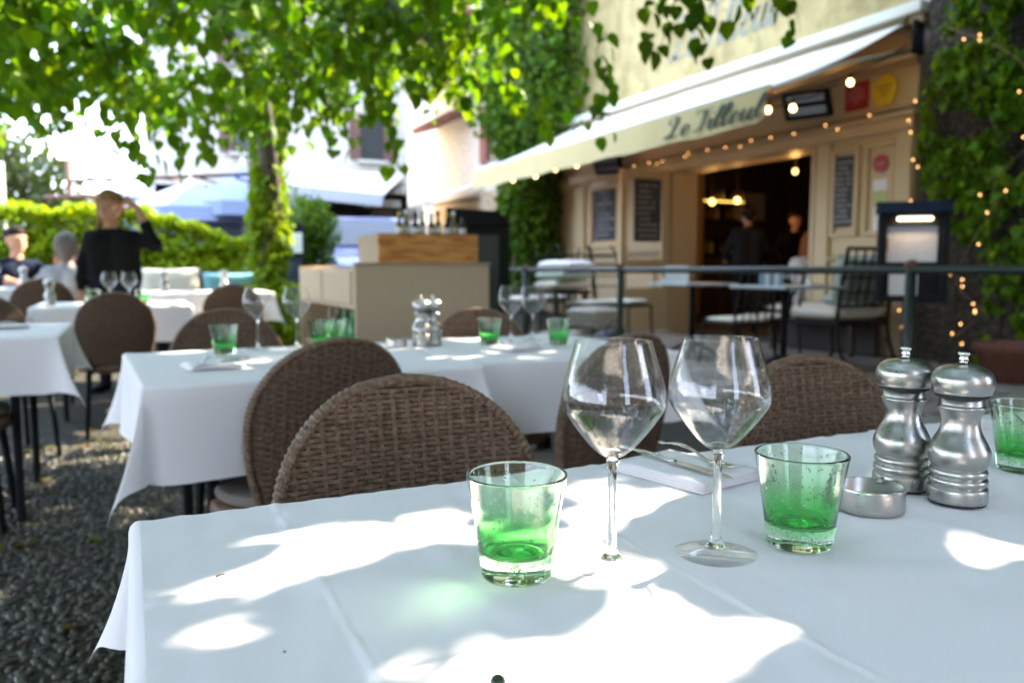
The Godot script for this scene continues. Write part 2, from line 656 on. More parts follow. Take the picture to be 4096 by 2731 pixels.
# ---------------------------------------------------------------- glass and steel on the tables
func wine_glass(label: String, at: Vector3, thick: bool, group: String) -> Node3D:
	var t := thing("wine_glass", label, "wine glass", at, 0.0, group)
	var outer := spline([Vector2(0.0058, 0.1035), Vector2(0.013, 0.1075), Vector2(0.023, 0.1165), Vector2(0.036, 0.1325), Vector2(0.0448, 0.1450), Vector2(0.0476, 0.1508), Vector2(0.0486, 0.1565), Vector2(0.0481, 0.164), Vector2(0.0462, 0.1745), Vector2(0.0424, 0.188), Vector2(0.0383, 0.201), Vector2(0.0352, 0.2118)], 5)
	var s := sb()
	var seg := 72 if thick else 28
	if thick:
		var shell := [Vector2(0.0, 0.1025), Vector2(0.004, 0.103)]
		shell.append_array(outer)
		shell.append(Vector2(0.0347, 0.2122))
		for i in range(outer.size() - 1, 3, -1): shell.append(Vector2(maxf(outer[i].x - 0.0009, 0.0), outer[i].y + (0.0 if i > 12 else 0.0012)))
		shell.append(Vector2(0.006, 0.1105))
		shell.append(Vector2(0.0, 0.1095))
		lathe(s, shell, seg)
	else:
		lathe(s, [Vector2(0.0, 0.103)] + outer, seg)
	part("bowl", done(s), M.clear_pane if not thick else M.clear_thin, t)
	s = sb()
	lathe(s, spline([Vector2(0.0, 0.006), Vector2(0.0105, 0.0065), Vector2(0.0068, 0.0115), Vector2(0.0048, 0.02), Vector2(0.0041, 0.04), Vector2(0.0039, 0.07), Vector2(0.0043, 0.092), Vector2(0.0062, 0.1015), Vector2(0.0, 0.1022)], 4), 20)
	part("stem", done(s), M.clear_solid, t)
	s = sb()
	lathe(s, [Vector2(0.0, 0.0008), Vector2(0.039, 0.0008), Vector2(0.0403, 0.0016), Vector2(0.0395, 0.0024), Vector2(0.028, 0.0032), Vector2(0.016, 0.0046), Vector2(0.0095, 0.0062), Vector2(0.0, 0.0063)], 48 if thick else 24)
	part("foot", done(s), M.clear_foot, t)
	return t

func tumbler(label: String, at: Vector3, sd: int, group: String, fine := true) -> Node3D:
	var t := thing("green_tumbler", label, "tumbler", at, sd * 0.7, group)
	var tall := 0.094
	var outer := spline([Vector2(0.0, 0.0015), Vector2(0.027, 0.0006), Vector2(0.0318, 0.002), Vector2(0.0330, 0.008), Vector2(0.0355, 0.030), Vector2(0.0395, 0.058), Vector2(0.0440, 0.084), Vector2(0.0456, 0.0922), Vector2(0.0456, 0.0938), Vector2(0.0449, 0.0946)], 4)
	var inner := spline([Vector2(0.0440, 0.0945), Vector2(0.0433, 0.0937), Vector2(0.0427, 0.0915), Vector2(0.0400, 0.078), Vector2(0.0360, 0.054), Vector2(0.0325, 0.034), Vector2(0.0296, 0.0245), Vector2(0.022, 0.0215), Vector2(0.010, 0.0245), Vector2(0.0, 0.0255)], 4)
	var r := RandomNumberGenerator.new()
	r.seed = sd
	var prof := outer + inner
	var cols := []
	for i in prof.size():
		var y: float = prof[i].y
		var c := Color(0.93, 0.97, 0.94)
		if i > 9 or i >= outer.size():
			var k := smoothstep(0.012, 0.019, y) * (1.0 - smoothstep(0.022, 0.078, y))
			c = Color(0.80, 0.935, 0.80).lerp(Color(0.18, 0.72, 0.20), k)
		cols.append(c)
	var s := sb()
	lathe(s, prof, 64 if fine else 24, Vector3.ZERO, Basis.IDENTITY, cols)
	if fine:
		# air bubbles in the wall and in the base
		for i in 300:
			var y := 0.008 + 0.084 * pow(r.randf(), 1.25)
			var f := (y - 0.008) / 0.084
			var rad := lerpf(0.0312, 0.0433, f) if y > 0.026 else r.randf() * 0.028
			var a := r.randf() * TAU
			var q := r.randf_range(0.0004, 0.00095) * (1.7 if r.randf() < 0.14 else 1.0)
			s.set_color(Color.WHITE)
			ball(s, Vector3(cos(a) * rad, y, sin(a) * rad), Vector3(q, q * r.randf_range(1.0, 1.8), q), 7, 5, Basis(Vector3.UP, -a), true)
	part("glass_body", done(s), M.green_glass, t)
	return t

var mill0: Node3D = null
func mill(label: String, at: Vector3, yaw: float) -> void:
	if mill0:
		copy(mill0, label, at, yaw, "steel pepper and salt mills").scale = mill0.scale
		return
	mill0 = thing("pepper_mill", label, "pepper mill", at, yaw, "steel pepper and salt mills")
	mill0.scale = Vector3(0.985, 0.965, 0.985)
	var P := func(a: Array) -> Array:
		var o := []
		for q in a: o.append(Vector2(q[0], q[1]))
		return o
	var s := sb()
	lathe(s, P.call([[0, 0.0005], [0.0318, 0.0005], [0.0322, 0.003], [0.031, 0.0035]]), 40)
	part("rubber_foot", done(s), M.rubber, mill0)
	s = sb()
	var body := spline(P.call([[0.0325, 0.003], [0.0333, 0.005], [0.0333, 0.017], [0.0322, 0.0205], [0.0300, 0.0225]]), 4)
	body.append_array(spline(P.call([[0.0300, 0.0228], [0.0322, 0.0252], [0.0328, 0.028], [0.0322, 0.0312], [0.0298, 0.0334]]), 4))
	body.append_array(spline(P.call([[0.0298, 0.0337], [0.0314, 0.036], [0.0320, 0.039], [0.0312, 0.0422], [0.0290, 0.0442]]), 4))
	body.append_array(spline(P.call([[0.0290, 0.0446], [0.0328, 0.052], [0.0342, 0.061], [0.0330, 0.069], [0.0285, 0.079], [0.0235, 0.089], [0.0212, 0.099], [0.0216, 0.107], [0.0240, 0.1135], [0.0252, 0.1165]]), 4))
	body.append_array(spline(P.call([[0.0255, 0.117], [0.0264, 0.1185], [0.0264, 0.1205], [0.0250, 0.122]]), 3))
	body.append_array(P.call([[0.0243, 0.1235], [0.0243, 0.133], [0.0, 0.133]]))
	lathe(s, body, 56)
	part("body", done(s), M.steel, mill0)
	s = sb()
	lathe(s, P.call([[0.0, 0.132], [0.0292, 0.1325], [0.0296, 0.1345], [0.028, 0.1355]]), 40)
	part("gasket", done(s), M.rubber, mill0)
	s = sb()
	lathe(s, spline(P.call([[0.0, 0.1355], [0.0285, 0.1355], [0.0325, 0.1405], [0.0344, 0.149], [0.0334, 0.1575], [0.0285, 0.1652], [0.0195, 0.1700], [0.008, 0.1722], [0.0, 0.1724]]), 5), 56)
	part("head", done(s), M.steel, mill0)
	s = sb()
	lathe(s, P.call([[0.0065, 0.172], [0.0065, 0.1738], [0.0045, 0.174]]), 20)
	part("collar", done(s), M.rubber, mill0)
	s = sb()
	lathe(s, P.call([[0.0052, 0.174], [0.0046, 0.1755], [0.0062, 0.1775], [0.0048, 0.1802], [0.0046, 0.1818], [0.0068, 0.184], [0.0070, 0.1855], [0.0062, 0.1868], [0.0, 0.187]]), 24)
	part("knob", done(s), M.chrome, mill0)

func ashtray(label: String, at: Vector3) -> void:
	var t := thing("ashtray", label, "ashtray", at, 0.4, "steel ashtrays")
	t.scale = Vector3(0.91, 0.95, 0.91)
	var s := sb()
	lathe(s, spline([Vector2(0.0, 0.0008), Vector2(0.036, 0.0008), Vector2(0.0405, 0.003), Vector2(0.0412, 0.008), Vector2(0.0412, 0.0295)], 5) + [Vector2(0.0408, 0.030), Vector2(0.0402, 0.0295), Vector2(0.0400, 0.006), Vector2(0.036, 0.0022), Vector2(0.0, 0.002)], 48)
	part("dish", done(s), M.steel, t)
	for a in 3:
		s = sb()
		var ang := a * TAU / 3.0
		tube(s, [Vector3(cos(ang) * 0.0445, 0.031, sin(ang) * 0.0445), Vector3(cos(ang) * 0.033, 0.0265, sin(ang) * 0.033)], 0.0036, 0.0036, 10, 0.5)
		part("cigarette_rest", done(s), M.steel, t)

func napkin(label: String, at: Vector3, yaw: float, w := 0.13, d := 0.17) -> void:
	var s := sb()
	var r := RandomNumberGenerator.new()
	r.seed = int(at.x * 100)
	for l in 4:
		for i in 12:
			for j in 10:
				var c := []
				for side in [0, 1]:
					for q in [[0, 0], [1, 0], [1, 1], [0, 1]]:
						var u: float = (i + q[0]) / 12.0
						var v: float = (j + q[1]) / 10.0
						var edge: float = 1.0 - pow(maxf(absf(2 * u - 1), absf(2 * v - 1)), 10.0)
						var y: float = 0.0012 + l * 0.0029 + 0.0012 * sin(u * 4.0 + l) * v + (0.0014 if side else -0.0010) * (0.25 + 0.75 * edge)
						c.append(Vector3((u - 0.5) * (w - l * 0.003) + l * 0.0012, y, (v - 0.5) * (d - l * 0.004)))
				quad(s, c[7], c[6], c[5], c[4])
				quad(s, c[0], c[1], c[2], c[3])
				if i == 0: quad(s, c[0], c[3], c[7], c[4])
				if i == 11: quad(s, c[2], c[1], c[5], c[6])
				if j == 0: quad(s, c[1], c[0], c[4], c[5])
				if j == 9: quad(s, c[3], c[2], c[6], c[7])
	var o := part("folded_napkin", done(s), M.cloth, null, at, Basis(Vector3.UP, yaw))
	tag(o, label, "napkin", "folded white napkins")

func fork(label: String, at: Vector3, yaw: float) -> void:
	var t := thing("fork", label, "fork", at, yaw, "forks on folded napkins")
	var s := sb()
	var path := []
	for i in 15:
		var u := i / 14.0
		path.append(Vector3(0, 0.004 + 0.009 * sin(PI * clampf(u * 1.2 - 0.1, 0, 1)) - 0.004 * u, -0.095 + 0.13 * u))
	tube(s, path, 0.0052, 0.0026, 8, 0.45)
	part("handle", done(s), M.chrome, t)
	s = sb()
	ball(s, Vector3(0, 0.003, 0.046), Vector3(0.0115, 0.0022, 0.017), 14, 8)
	part("fork_head", done(s), M.chrome, t)
	for k in 4:
		part("tine", tb([Vector3((k - 1.5) * 0.0052, 0.003, 0.055), Vector3((k - 1.5) * 0.0056, 0.0045, 0.075), Vector3((k - 1.5) * 0.0056, 0.011, 0.096)], 0.0015, 0.0009, 6), M.chrome, t)

func knife(label: String, at: Vector3, yaw: float) -> void:
	var t := thing("table_knife", label, "knife", at, yaw, "knives on folded napkins")
	var s := sb()
	tube(s, [Vector3(0, 0.004, -0.11), Vector3(0, 0.0045, -0.06), Vector3(0, 0.004, -0.01), Vector3(0, 0.004, 0.0)], 0.006, 0.0045, 10, 0.6)
	part("handle", done(s), M.chrome, t)
	s = sb(false)
	prism(s, PackedVector2Array([Vector2(-0.006, 0.0), Vector2(0.006, 0.0), Vector2(0.0085, 0.05), Vector2(0.007, 0.085), Vector2(0.0, 0.105), Vector2(-0.006, 0.1)]), 0.0016, Transform3D(Basis(Vector3(1, 0, 0), Vector3(0, 0, 1), Vector3(0, 1, 0)), Vector3(0, 0.003, 0)))
	part("blade", done(s), M.chrome, t)

# ---------------------------------------------------------------- leaves
const FLECKS := [
	[Vector2(0.037, -0.838), Vector2(0.051, -0.859), Vector2(0.076, -0.856), Vector2(0.094, -0.835), Vector2(0.086, -0.815), Vector2(0.064, -0.804), Vector2(0.040, -0.816)],
	[Vector2(0.139, -0.851), Vector2(0.160, -0.873), Vector2(0.185, -0.867), Vector2(0.195, -0.846), Vector2(0.183, -0.829), Vector2(0.155, -0.827), Vector2(0.141, -0.834)],
	[Vector2(0.032, -0.706), Vector2(0.049, -0.730), Vector2(0.077, -0.751), Vector2(0.111, -0.766), Vector2(0.147, -0.786), Vector2(0.182, -0.785), Vector2(0.216, -0.795), Vector2(0.263, -0.823), Vector2(0.306, -0.863), Vector2(0.351, -0.889), Vector2(0.371, -0.896), Vector2(0.349, -0.828), Vector2(0.310, -0.725), Vector2(0.294, -0.705), Vector2(0.269, -0.727), Vector2(0.239, -0.749), Vector2(0.214, -0.761), Vector2(0.197, -0.749), Vector2(0.182, -0.717), Vector2(0.160, -0.711), Vector2(0.131, -0.702), Vector2(0.098, -0.681), Vector2(0.069, -0.674), Vector2(0.042, -0.682)],
	[Vector2(0.490, -0.887), Vector2(0.541, -0.907), Vector2(0.558, -0.868), Vector2(0.593, -0.869), Vector2(0.612, -0.806), Vector2(0.648, -0.803), Vector2(0.594, -0.768), Vector2(0.549, -0.760), Vector2(0.525, -0.734), Vector2(0.482, -0.715), Vector2(0.447, -0.729), Vector2(0.425, -0.748), Vector2(0.437, -0.785)],
	[Vector2(0.318, -0.744), Vector2(0.366, -0.760), Vector2(0.393, -0.722), Vector2(0.420, -0.713), Vector2(0.441, -0.685), Vector2(0.433, -0.656), Vector2(0.452, -0.611), Vector2(0.433, -0.571), Vector2(0.402, -0.554), Vector2(0.371, -0.576), Vector2(0.331, -0.598), Vector2(0.350, -0.647), Vector2(0.312, -0.678)],
	[Vector2(0.023, -0.593), Vector2(0.028, -0.616), Vector2(0.045, -0.631), Vector2(0.070, -0.630), Vector2(0.083, -0.612), Vector2(0.074, -0.593), Vector2(0.052, -0.584), Vector2(0.028, -0.578)],
	[Vector2(0.018, -0.746), Vector2(0.028, -0.763), Vector2(0.038, -0.751), Vector2(0.032, -0.729), Vector2(0.019, -0.716)],
	[Vector2(0.018, -0.674), Vector2(0.029, -0.690), Vector2(0.036, -0.676), Vector2(0.028, -0.658), Vector2(0.018, -0.649)],
	[Vector2(0.017, -0.838), Vector2(0.025, -0.846), Vector2(0.029, -0.833), Vector2(0.018, -0.821)],
	[Vector2(0.134, -0.498), Vector2(0.146, -0.521), Vector2(0.160, -0.535), Vector2(0.181, -0.537), Vector2(0.196, -0.523), Vector2(0.185, -0.502), Vector2(0.169, -0.481)],
	[Vector2(0.180, -0.601), Vector2(0.191, -0.630), Vector2(0.214, -0.646), Vector2(0.243, -0.646), Vector2(0.268, -0.639), Vector2(0.278, -0.621), Vector2(0.245, -0.593), Vector2(0.209, -0.578), Vector2(0.192, -0.570)],
	[Vector2(0.222, -0.475), Vector2(0.236, -0.490), Vector2(0.263, -0.501), Vector2(0.297, -0.503), Vector2(0.327, -0.507), Vector2(0.357, -0.503), Vector2(0.406, -0.516), Vector2(0.423, -0.504), Vector2(0.414, -0.479), Vector2(0.440, -0.477), Vector2(0.454, -0.453), Vector2(0.455, -0.427), Vector2(0.431, -0.417), Vector2(0.403, -0.413), Vector2(0.376, -0.401), Vector2(0.333, -0.390), Vector2(0.246, -0.432), Vector2(0.218, -0.452)],
	[Vector2(0.571, -0.534), Vector2(0.608, -0.548), Vector2(0.654, -0.567), Vector2(0.668, -0.553), Vector2(0.663, -0.533), Vector2(0.634, -0.520), Vector2(0.597, -0.521)],
	[Vector2(0.711, -0.544), Vector2(0.741, -0.553), Vector2(0.761, -0.537), Vector2(0.755, -0.517), Vector2(0.722, -0.505), Vector2(0.693, -0.515)],
	[Vector2(0.741, -0.491), Vector2(0.769, -0.496), Vector2(0.795, -0.486), Vector2(0.805, -0.454), Vector2(0.762, -0.437), Vector2(0.739, -0.455), Vector2(0.730, -0.474)],
	[Vector2(0.510, -0.324), Vector2(0.534, -0.333), Vector2(0.561, -0.326), Vector2(0.565, -0.311), Vector2(0.533, -0.301)],
	[Vector2(0.888, -0.778), Vector2(0.947, -0.814), Vector2(0.955, -0.787), Vector2(0.893, -0.726), Vector2(0.862, -0.723)],
	[Vector2(0.619, -0.798), Vector2(0.661, -0.819), Vector2(0.666, -0.803), Vector2(0.622, -0.771)],
	[Vector2(0.672, -1.047), Vector2(0.740, -1.086), Vector2(0.770, -0.999), Vector2(0.764, -0.907), Vector2(0.716, -0.888), Vector2(0.683, -0.946)],
	[Vector2(0.395, -0.952), Vector2(0.415, -0.971), Vector2(0.430, -0.960), Vector2(0.404, -0.929)]
]

func leaf_mesh(long: float, wide: float, fold := 0.25, tip := 1.0) -> ArrayMesh:
	var s := sb(false)
	var out := [Vector2(0, 0), Vector2(0.28, -0.05), Vector2(0.48, 0.16), Vector2(0.5, 0.4), Vector2(0.36, 0.68), Vector2(0.14, 0.9), Vector2(0, tip)]
	for sg in [-1.0, 1.0]:
		for i in out.size() - 1:
			var p := []
			for q in [Vector2(0, out[i].y), out[i], out[i + 1], Vector2(0, out[i + 1].y)]:
				var x: float = q.x * wide * sg
				p.append(Vector3(x, absf(x) * fold - 0.12 * long * q.y * q.y, q.y * long))
			if sg > 0: quad(s, p[3], p[2], p[1], p[0])
			else: quad(s, p[0], p[1], p[2], p[3])
	return done(s)

func leaf_mesh_simple(long: float, wide: float) -> ArrayMesh:
	var s := sb(false)
	var a := Vector3(0, 0, 0)
	var b := Vector3(wide * 0.5, wide * 0.1, long * 0.4)
	var c := Vector3(0, -long * 0.12, long)
	var d := Vector3(-wide * 0.5, wide * 0.1, long * 0.4)
	tri(s, a, c, b)
	tri(s, a, d, c)
	return done(s)

func leaf_xf(at: Vector3, droop: float, size: float) -> Transform3D:
	var b := Basis(Vector3.UP, rng.randf() * TAU) * Basis(Vector3.RIGHT, droop + rng.randfn() * 0.35) * Basis(Vector3.BACK, rng.randfn() * 0.4)
	return Transform3D(b.scaled(Vector3.ONE * size), at)

func green(base: Color, spread := 0.3) -> Color:
	var k := 1.0 + rng.randf_range(-spread, spread)
	return Color(base.r * k * rng.randf_range(0.8, 1.3), base.g * k, base.b * k * rng.randf_range(0.7, 1.3))

var flecks: Array[PackedVector2Array] = []
var reach: Array[float] = []

func lit(p: Vector3) -> bool:
	if flecks.is_empty():
		for f in FLECKS:
			var poly := PackedVector2Array(f)
			var area := 0.0
			for i in poly.size(): area += 0.5 * poly[i].cross(poly[(i + 1) % poly.size()])
			flecks.append(poly)
			reach.append(clampf(0.052 - absf(area) * 2.0, 0.029, 0.046))
	p.y -= 0.04
	var t := (p.y - 0.75) / SUN.y
	var q := Vector2(p.x - t * SUN.x, p.z - t * SUN.z)
	if q.x < -0.2 or q.x > 1.9 or q.y < -1.15 or q.y > 0.0: return false
	for o in [Vector2.ZERO, Vector2(1, 0), Vector2(-1, 0), Vector2(0, 0.86), Vector2(0, -0.86), Vector2(0.7, 0.6), Vector2(-0.7, 0.6), Vector2(0.7, -0.6), Vector2(-0.7, -0.6)]:
		for i in flecks.size():
			if Geometry2D.is_point_in_polygon(q + o * reach[i], flecks[i]): return true
	return false

func leaf_pack(parent: Node, called: String, mesh: Mesh, m: Material, pts: Array, droop: float, base: Color, smin := 0.75, smax := 1.2, spread := 0.3) -> void:
	var xfs := []
	var cols := []
	for p in pts:
		xfs.append(leaf_xf(p, droop, rng.randf_range(smin, smax)))
		cols.append(green(base, spread))
	many(called, mesh, m, xfs, cols, parent)

func linden() -> void:
	rng.seed = 11
	var t := thing("linden_tree", "big linden tree whose leafy crown hangs over the tables", "tree", Vector3.ZERO)
	var s := sb()
	tube(s, spline([Vector3(1.42, 0.05, -9.25), Vector3(1.38, 0.9, -9.2), Vector3(1.44, 1.9, -9.1), Vector3(1.3, 2.9, -8.8)], 4), 0.11, 0.09, 12)
	part("trunk", done(s), M.bark, t)
	var limbs := [
		[Vector3(1.3, 2.8, -8.8), Vector3(0.6, 3.3, -7.2), Vector3(-0.6, 3.2, -5.6), Vector3(-1.6, 3.1, -4.2)],
		[Vector3(1.32, 2.85, -8.8), Vector3(1.5, 3.4, -6.8), Vector3(1.3, 3.5, -4.6), Vector3(1.6, 3.4, -1.6)],
		[Vector3(1.34, 2.85, -8.75), Vector3(2.4, 3.4, -7.2), Vector3(2.9, 3.5, -5.0), Vector3(2.9, 3.6, -3.4), Vector3(2.8, 3.6, -2.7)],
		[Vector3(0.6, 3.3, -7.2), Vector3(0.4, 3.0, -6.4), Vector3(0.3, 2.6, -5.7)],
		[Vector3(1.5, 3.4, -6.8), Vector3(1.9, 3.1, -6.2), Vector3(2.1, 2.6, -5.6)],
		[Vector3(-0.2, 3.2, -6.0), Vector3(-1.2, 2.9, -6.4), Vector3(-2.4, 2.7, -6.8)],
		[Vector3(2.9, 3.5, -5.0), Vector3(2.9, 3.2, -4.2), Vector3(2.95, 2.7, -3.7)]]
	for l in limbs:
		s = sb()
		tube(s, spline(l, 5), 0.06, 0.018, 8)
		part("branch", done(s), M.bark, t)
	# crown: sprays of leaves strung on drooping twigs through the crown's depth
	var dark := []
	var gap := noise(0.55, 3, 5)
	var fine := noise(1.7, 2, 8)
	var twigs := sb(false)
	var put_twig := func(p: Vector3, length: float, count: int, list: Array) -> void:
		var dir := Vector3(rng.randfn(), -0.55, rng.randfn()).normalized()
		var path := []
		for i in 5:
			var u := i / 4.0
			path.append(p + dir * length * u + Vector3(0, -0.35 * length * u * u, 0))
		var blocked := false
		for q in path:
			if lit(q): blocked = true
		if not blocked: tube(twigs, path, 0.0055, 0.002, 3)
		for i in count:
			var u := (i + 0.7) / count
			var q: Vector3 = p + dir * length * u + Vector3(0, -0.35 * length * u * u, 0) + Vector3(rng.randfn(), rng.randfn() * 0.6, rng.randfn()) * 0.04
			if not lit(q): list.append(q)
	for i in 10900:
		var x := rng.randf_range(-5.5, 5.8)
		var z := rng.randf_range(-8.3, 2.5)
		var under := 2.58 + 0.2 * gap.get_noise_2d(x * 4.0 + 40, z * 4.0)
		if z > -5.3: under = lerpf(under, 3.25, maxf(clampf((z + 5.3) / 1.3, 0.0, 1.0) * clampf((x + 1.2) / 1.6, 0.0, 1.0), 1.0 if x > 2.0 else 0.0))
		if x > (3.1 if z < -5.9 else 5.8): continue
		if x > 3.1: under = maxf(under, 1.75 + 0.345 * (0.432 * x - 0.902 * z))
		if x < 0.3 and z < -4.6: under -= 0.06
		if z < -5.0: under += 0.25 * smoothstep(1.1, 1.9, x)
		if z < -7.0 and x > 2.6: continue
		var thick := 1.5
		var y := under + thick * pow(rng.randf(), 1.35)
		var g := gap.get_noise_3d(x, y * 1.3, z) + 0.5 * fine.get_noise_3d(x, y, z)
		if g < ((-0.45 if z > -4.6 else -0.22) if x > 0.6 or z > -4.6 else -0.03): continue
		put_twig.call(Vector3(x, y, z), rng.randf_range(0.25, 0.5), rng.randi_range(7, 12), dark)
	# the shade over the near table, thick but for its gaps
	for i in 62:
		for j in 40:
			for l in 2:
				var q := Vector2(-0.3 + i * 0.036 + rng.randf() * 0.03, -1.2 + j * 0.036 + rng.randf() * 0.03)
				var h := rng.randf_range(2.75, 3.15)
				var p := Vector3(q.x, 0.75, q.y) + SUN * ((h - 0.75) / SUN.y)
				if not lit(p): dark.append(p)
	leaf_pack(t, "leaves", leaf_mesh(0.098, 0.088), M.leaf, dark, 0.95, Color(0.13, 0.275, 0.011), 0.75, 1.25, 0.4)
	# single sprays that hang out below the crown
	var low := []
	var sprays := [Vector3(1.50, 1.92, -5.05), Vector3(1.37, 2.11, -4.89), Vector3(1.84, 2.34, -5.33), Vector3(2.02, 2.57, -5.47), Vector3(2.37, 2.37, -5.52), Vector3(2.69, 2.35, -5.59), Vector3(2.99, 2.33, -5.66), Vector3(3.07, 2.28, -5.18), Vector3(2.99, 2.51, -4.78), Vector3(3.01, 2.22, -4.77), Vector3(0.81, 2.09, -6.27), Vector3(0.37, 1.90, -6.03), Vector3(0.21, 1.90, -6.11), Vector3(0.04, 1.96, -6.19), Vector3(0.55, 1.99, -6.17), Vector3(-0.09, 2.08, -6.47), Vector3(-0.38, 2.15, -6.84), Vector3(-0.64, 2.21, -6.96), Vector3(1.12, 2.21, -6.45), Vector3(1.40, 2.21, -6.32), Vector3(1.28, 2.34, -6.38), Vector3(1.45, 2.14, -5.74), Vector3(2.83, 2.39, -3.75), Vector3(2.90, 2.58, -3.71), Vector3(2.98, 2.48, -3.67), Vector3(2.98, 2.60, -3.45), Vector3(3.08, 2.60, -3.40), Vector3(3.21, 2.56, -3.34), Vector3(2.90, 2.67, -3.93), Vector3(2.73, 2.10, -2.02), Vector3(2.75, 2.08, -1.90), Vector3(2.75, 2.00, -1.79)]
	for i in sprays.size():
		var a: Vector3 = sprays[i]
		if i >= 29: a.y += 0.42
		var length := 0.32 if i % 3 else 0.42
		var d := Vector3(rng.randfn() * 0.25, -1, rng.randfn() * 0.25).normalized()
		var path := []
		for k in 6: path.append(a + Vector3(0, 0.15, 0) + d * length * k / 5.0 + Vector3(0.02 * sin(k * 1.3 + i), 0, 0.02 * cos(k + i)))
		tube(twigs, path, 0.004, 0.0015, 4)
		for k in 11:
			var u := k / 10.0
			low.append(a + Vector3(0, 0.15, 0) + d * length * u + Vector3(rng.randfn() * 0.05, rng.randfn() * 0.02, rng.randfn() * 0.05))
	leaf_pack(t, "hanging_leaves", leaf_mesh(0.098, 0.088), M.leaf, low, 1.15, Color(0.12, 0.26, 0.011))
	tag(part("twigs", done(twigs), M.bark, t), "", "", "", "stuff")
	# ivy on the trunk
	var ivy := []
	for i in 4200:
		var y := rng.randf_range(0.1, 2.9)
		var a := rng.randf() * TAU
		var rad := 0.10 + 0.1 * rng.randf() + (0.2 if y < 0.9 else 0.0) * rng.randf() + 0.04 * sin(y * 5.0 + a * 2.0)
		ivy.append(Vector3(1.42 + cos(a) * rad, y, -9.2 + sin(a) * rad))
	leaf_pack(t, "ivy", leaf_mesh_simple(0.085, 0.08), M.leaf_bright, ivy, 1.0, Color(0.19, 0.30, 0.012))

func hedge() -> void:
	rng.seed = 21
	var t := thing("clipped_hedge", "long clipped green hedge glowing in the sun behind the far tables", "hedge", Vector3.ZERO)
	var core := sb(false)
	for i in 14:
		var x := -5.2 + i * 0.46
		var hh := 1.42 - 0.3 * clampf((x - 0.2) / 1.1, 0.0, 1.0)
		box(core, Vector3(x, 0.15 + hh * 0.5, -10.35), Vector3(0.46, hh - 0.2, 0.34))
	part("branches", done(core), M.hedge_core, t)
	var pts := []
	var n := noise(1.1, 3, 3)
	for i in 32000:
		var x := rng.randf_range(-5.6, 1.35)
		var hh := 1.58 - 0.36 * clampf((x - 0.2) / 1.1, 0.0, 1.0) + 0.1 * n.get_noise_2d(x * 3.0, 0)
		var p := Vector3(x, 0, 0)
		if rng.randf() < 0.68:
			p.y = 0.15 + hh * pow(rng.randf(), 0.8)
			p.z = -9.98 + 0.13 * n.get_noise_2d(x * 3, p.y * 4) - 0.1 * rng.randf() - 0.12 * pow(p.y / hh, 6)
		else:
			p.y = 0.17 + hh - 0.1 * rng.randf()
			p.z = rng.randf_range(-10.75, -10.05)
		pts.append(p)
	leaf_pack(t, "leaves", leaf_mesh_simple(0.07, 0.055), M.leaf_bright, pts, 0.5, Color(0.30, 0.42, 0.014), 0.7, 1.2)

func bush(called: String, label: String, cat: String, at: Vector3, r: Vector3, count: int, base: Color, trunk: float, m: StandardMaterial3D, leaf: ArrayMesh, sd: int, group := "") -> Node3D:
	rng.seed = sd
	var t := thing(called, label, cat, at, 0.0, group)
	part("trunk", tb([Vector3(0, 0, 0), Vector3(0.02, trunk * 0.5, 0.01), Vector3(0, trunk + r.y * 0.9, 0)], r.x * 0.09 + 0.015, r.x * 0.04), M.bark, t)
	var n := noise(1.6 / maxf(r.x, 0.3), 3, sd)
	var pts := []
	for i in count:
		var d := Vector3(rng.randfn(), rng.randfn(), rng.randfn()).normalized()
		var k := pow(rng.randf(), 0.4) * (1.0 + 0.45 * n.get_noise_3dv(d * r.x * 2.0))
		pts.append(Vector3(0, trunk + r.y, 0) + d * r * k)
	leaf_pack(t, "crown", leaf, m, pts, 0.6, base)
	return t

func wall_ivy() -> void:
	rng.seed = 31
	var n := noise(0.9, 3, 12)
	var leaf := leaf_mesh_simple(0.1, 0.1)
	# over the stone wall on the right
	var t := thing("climbing_ivy", "leafy creeper covering the stone wall on the right, strung with fairy lights", "climber", Vector3.ZERO)
	var pts := []
	while pts.size() < 13000:
		var z := rng.randf_range(-5.0, -1.2)
		var y := rng.randf_range(0.3, 5.2)
		var lim := -4.62 + 0.16 * sin(y * 2.1) + (0.35 if y < 1.3 else 0.0)
		if z < lim: continue
		if n.get_noise_2d(z * 2.0, y * 2.0) < -0.2: continue
		pts.append(Vector3(6.28 - 0.12 * rng.randf() - 0.1 * maxf(n.get_noise_2d(z * 3, y * 3), 0.0), y, z))
	leaf_pack(t, "leaves", leaf, M.leaf, pts, 1.2, Color(0.14, 0.27, 0.018), 0.6, 1.1, 0.5)
	for k in 9:
		var path := []
		var z0 := -4.6 + k * 0.4
		for i in 8: path.append(Vector3(6.3, 0.1 + i * 0.62, z0 + 0.16 * sin(i * 1.1 + k)))
		part("stem", tb(path, 0.014, 0.006, 5), M.bark, t)
	# on the corner pillar left of the shopfront, running up past the awning
	t = thing("climbing_ivy", "tall dark column of ivy at the far left corner of the restaurant", "climber", Vector3.ZERO)
	pts = []
	for i in 10500:
		var y := rng.randf_range(0.75, 6.2)
		var a := rng.randf() * TAU
		var rad := 0.26 + 0.24 * rng.randf()
		if y > 3.0: rad += 0.5 * rng.randf() * clampf((y - 3.0) / 0.5, 0, 1)
		if y < 1.2: rad *= 0.75
		pts.append(Vector3(6.0 + cos(a) * rad, y + 0.1 * sin(a * 3), -11.9 + sin(a) * rad * 1.15))
	leaf_pack(t, "leaves", leaf, M.leaf, pts, 1.1, Color(0.08, 0.17, 0.012), 0.8, 1.4, 0.4)
	part("stem", tb([Vector3(6.0, 0.1, -11.9), Vector3(6.03, 1.6, -11.88), Vector3(6.0, 4.6, -11.9)], 0.2, 0.1, 9), M.bark, t)

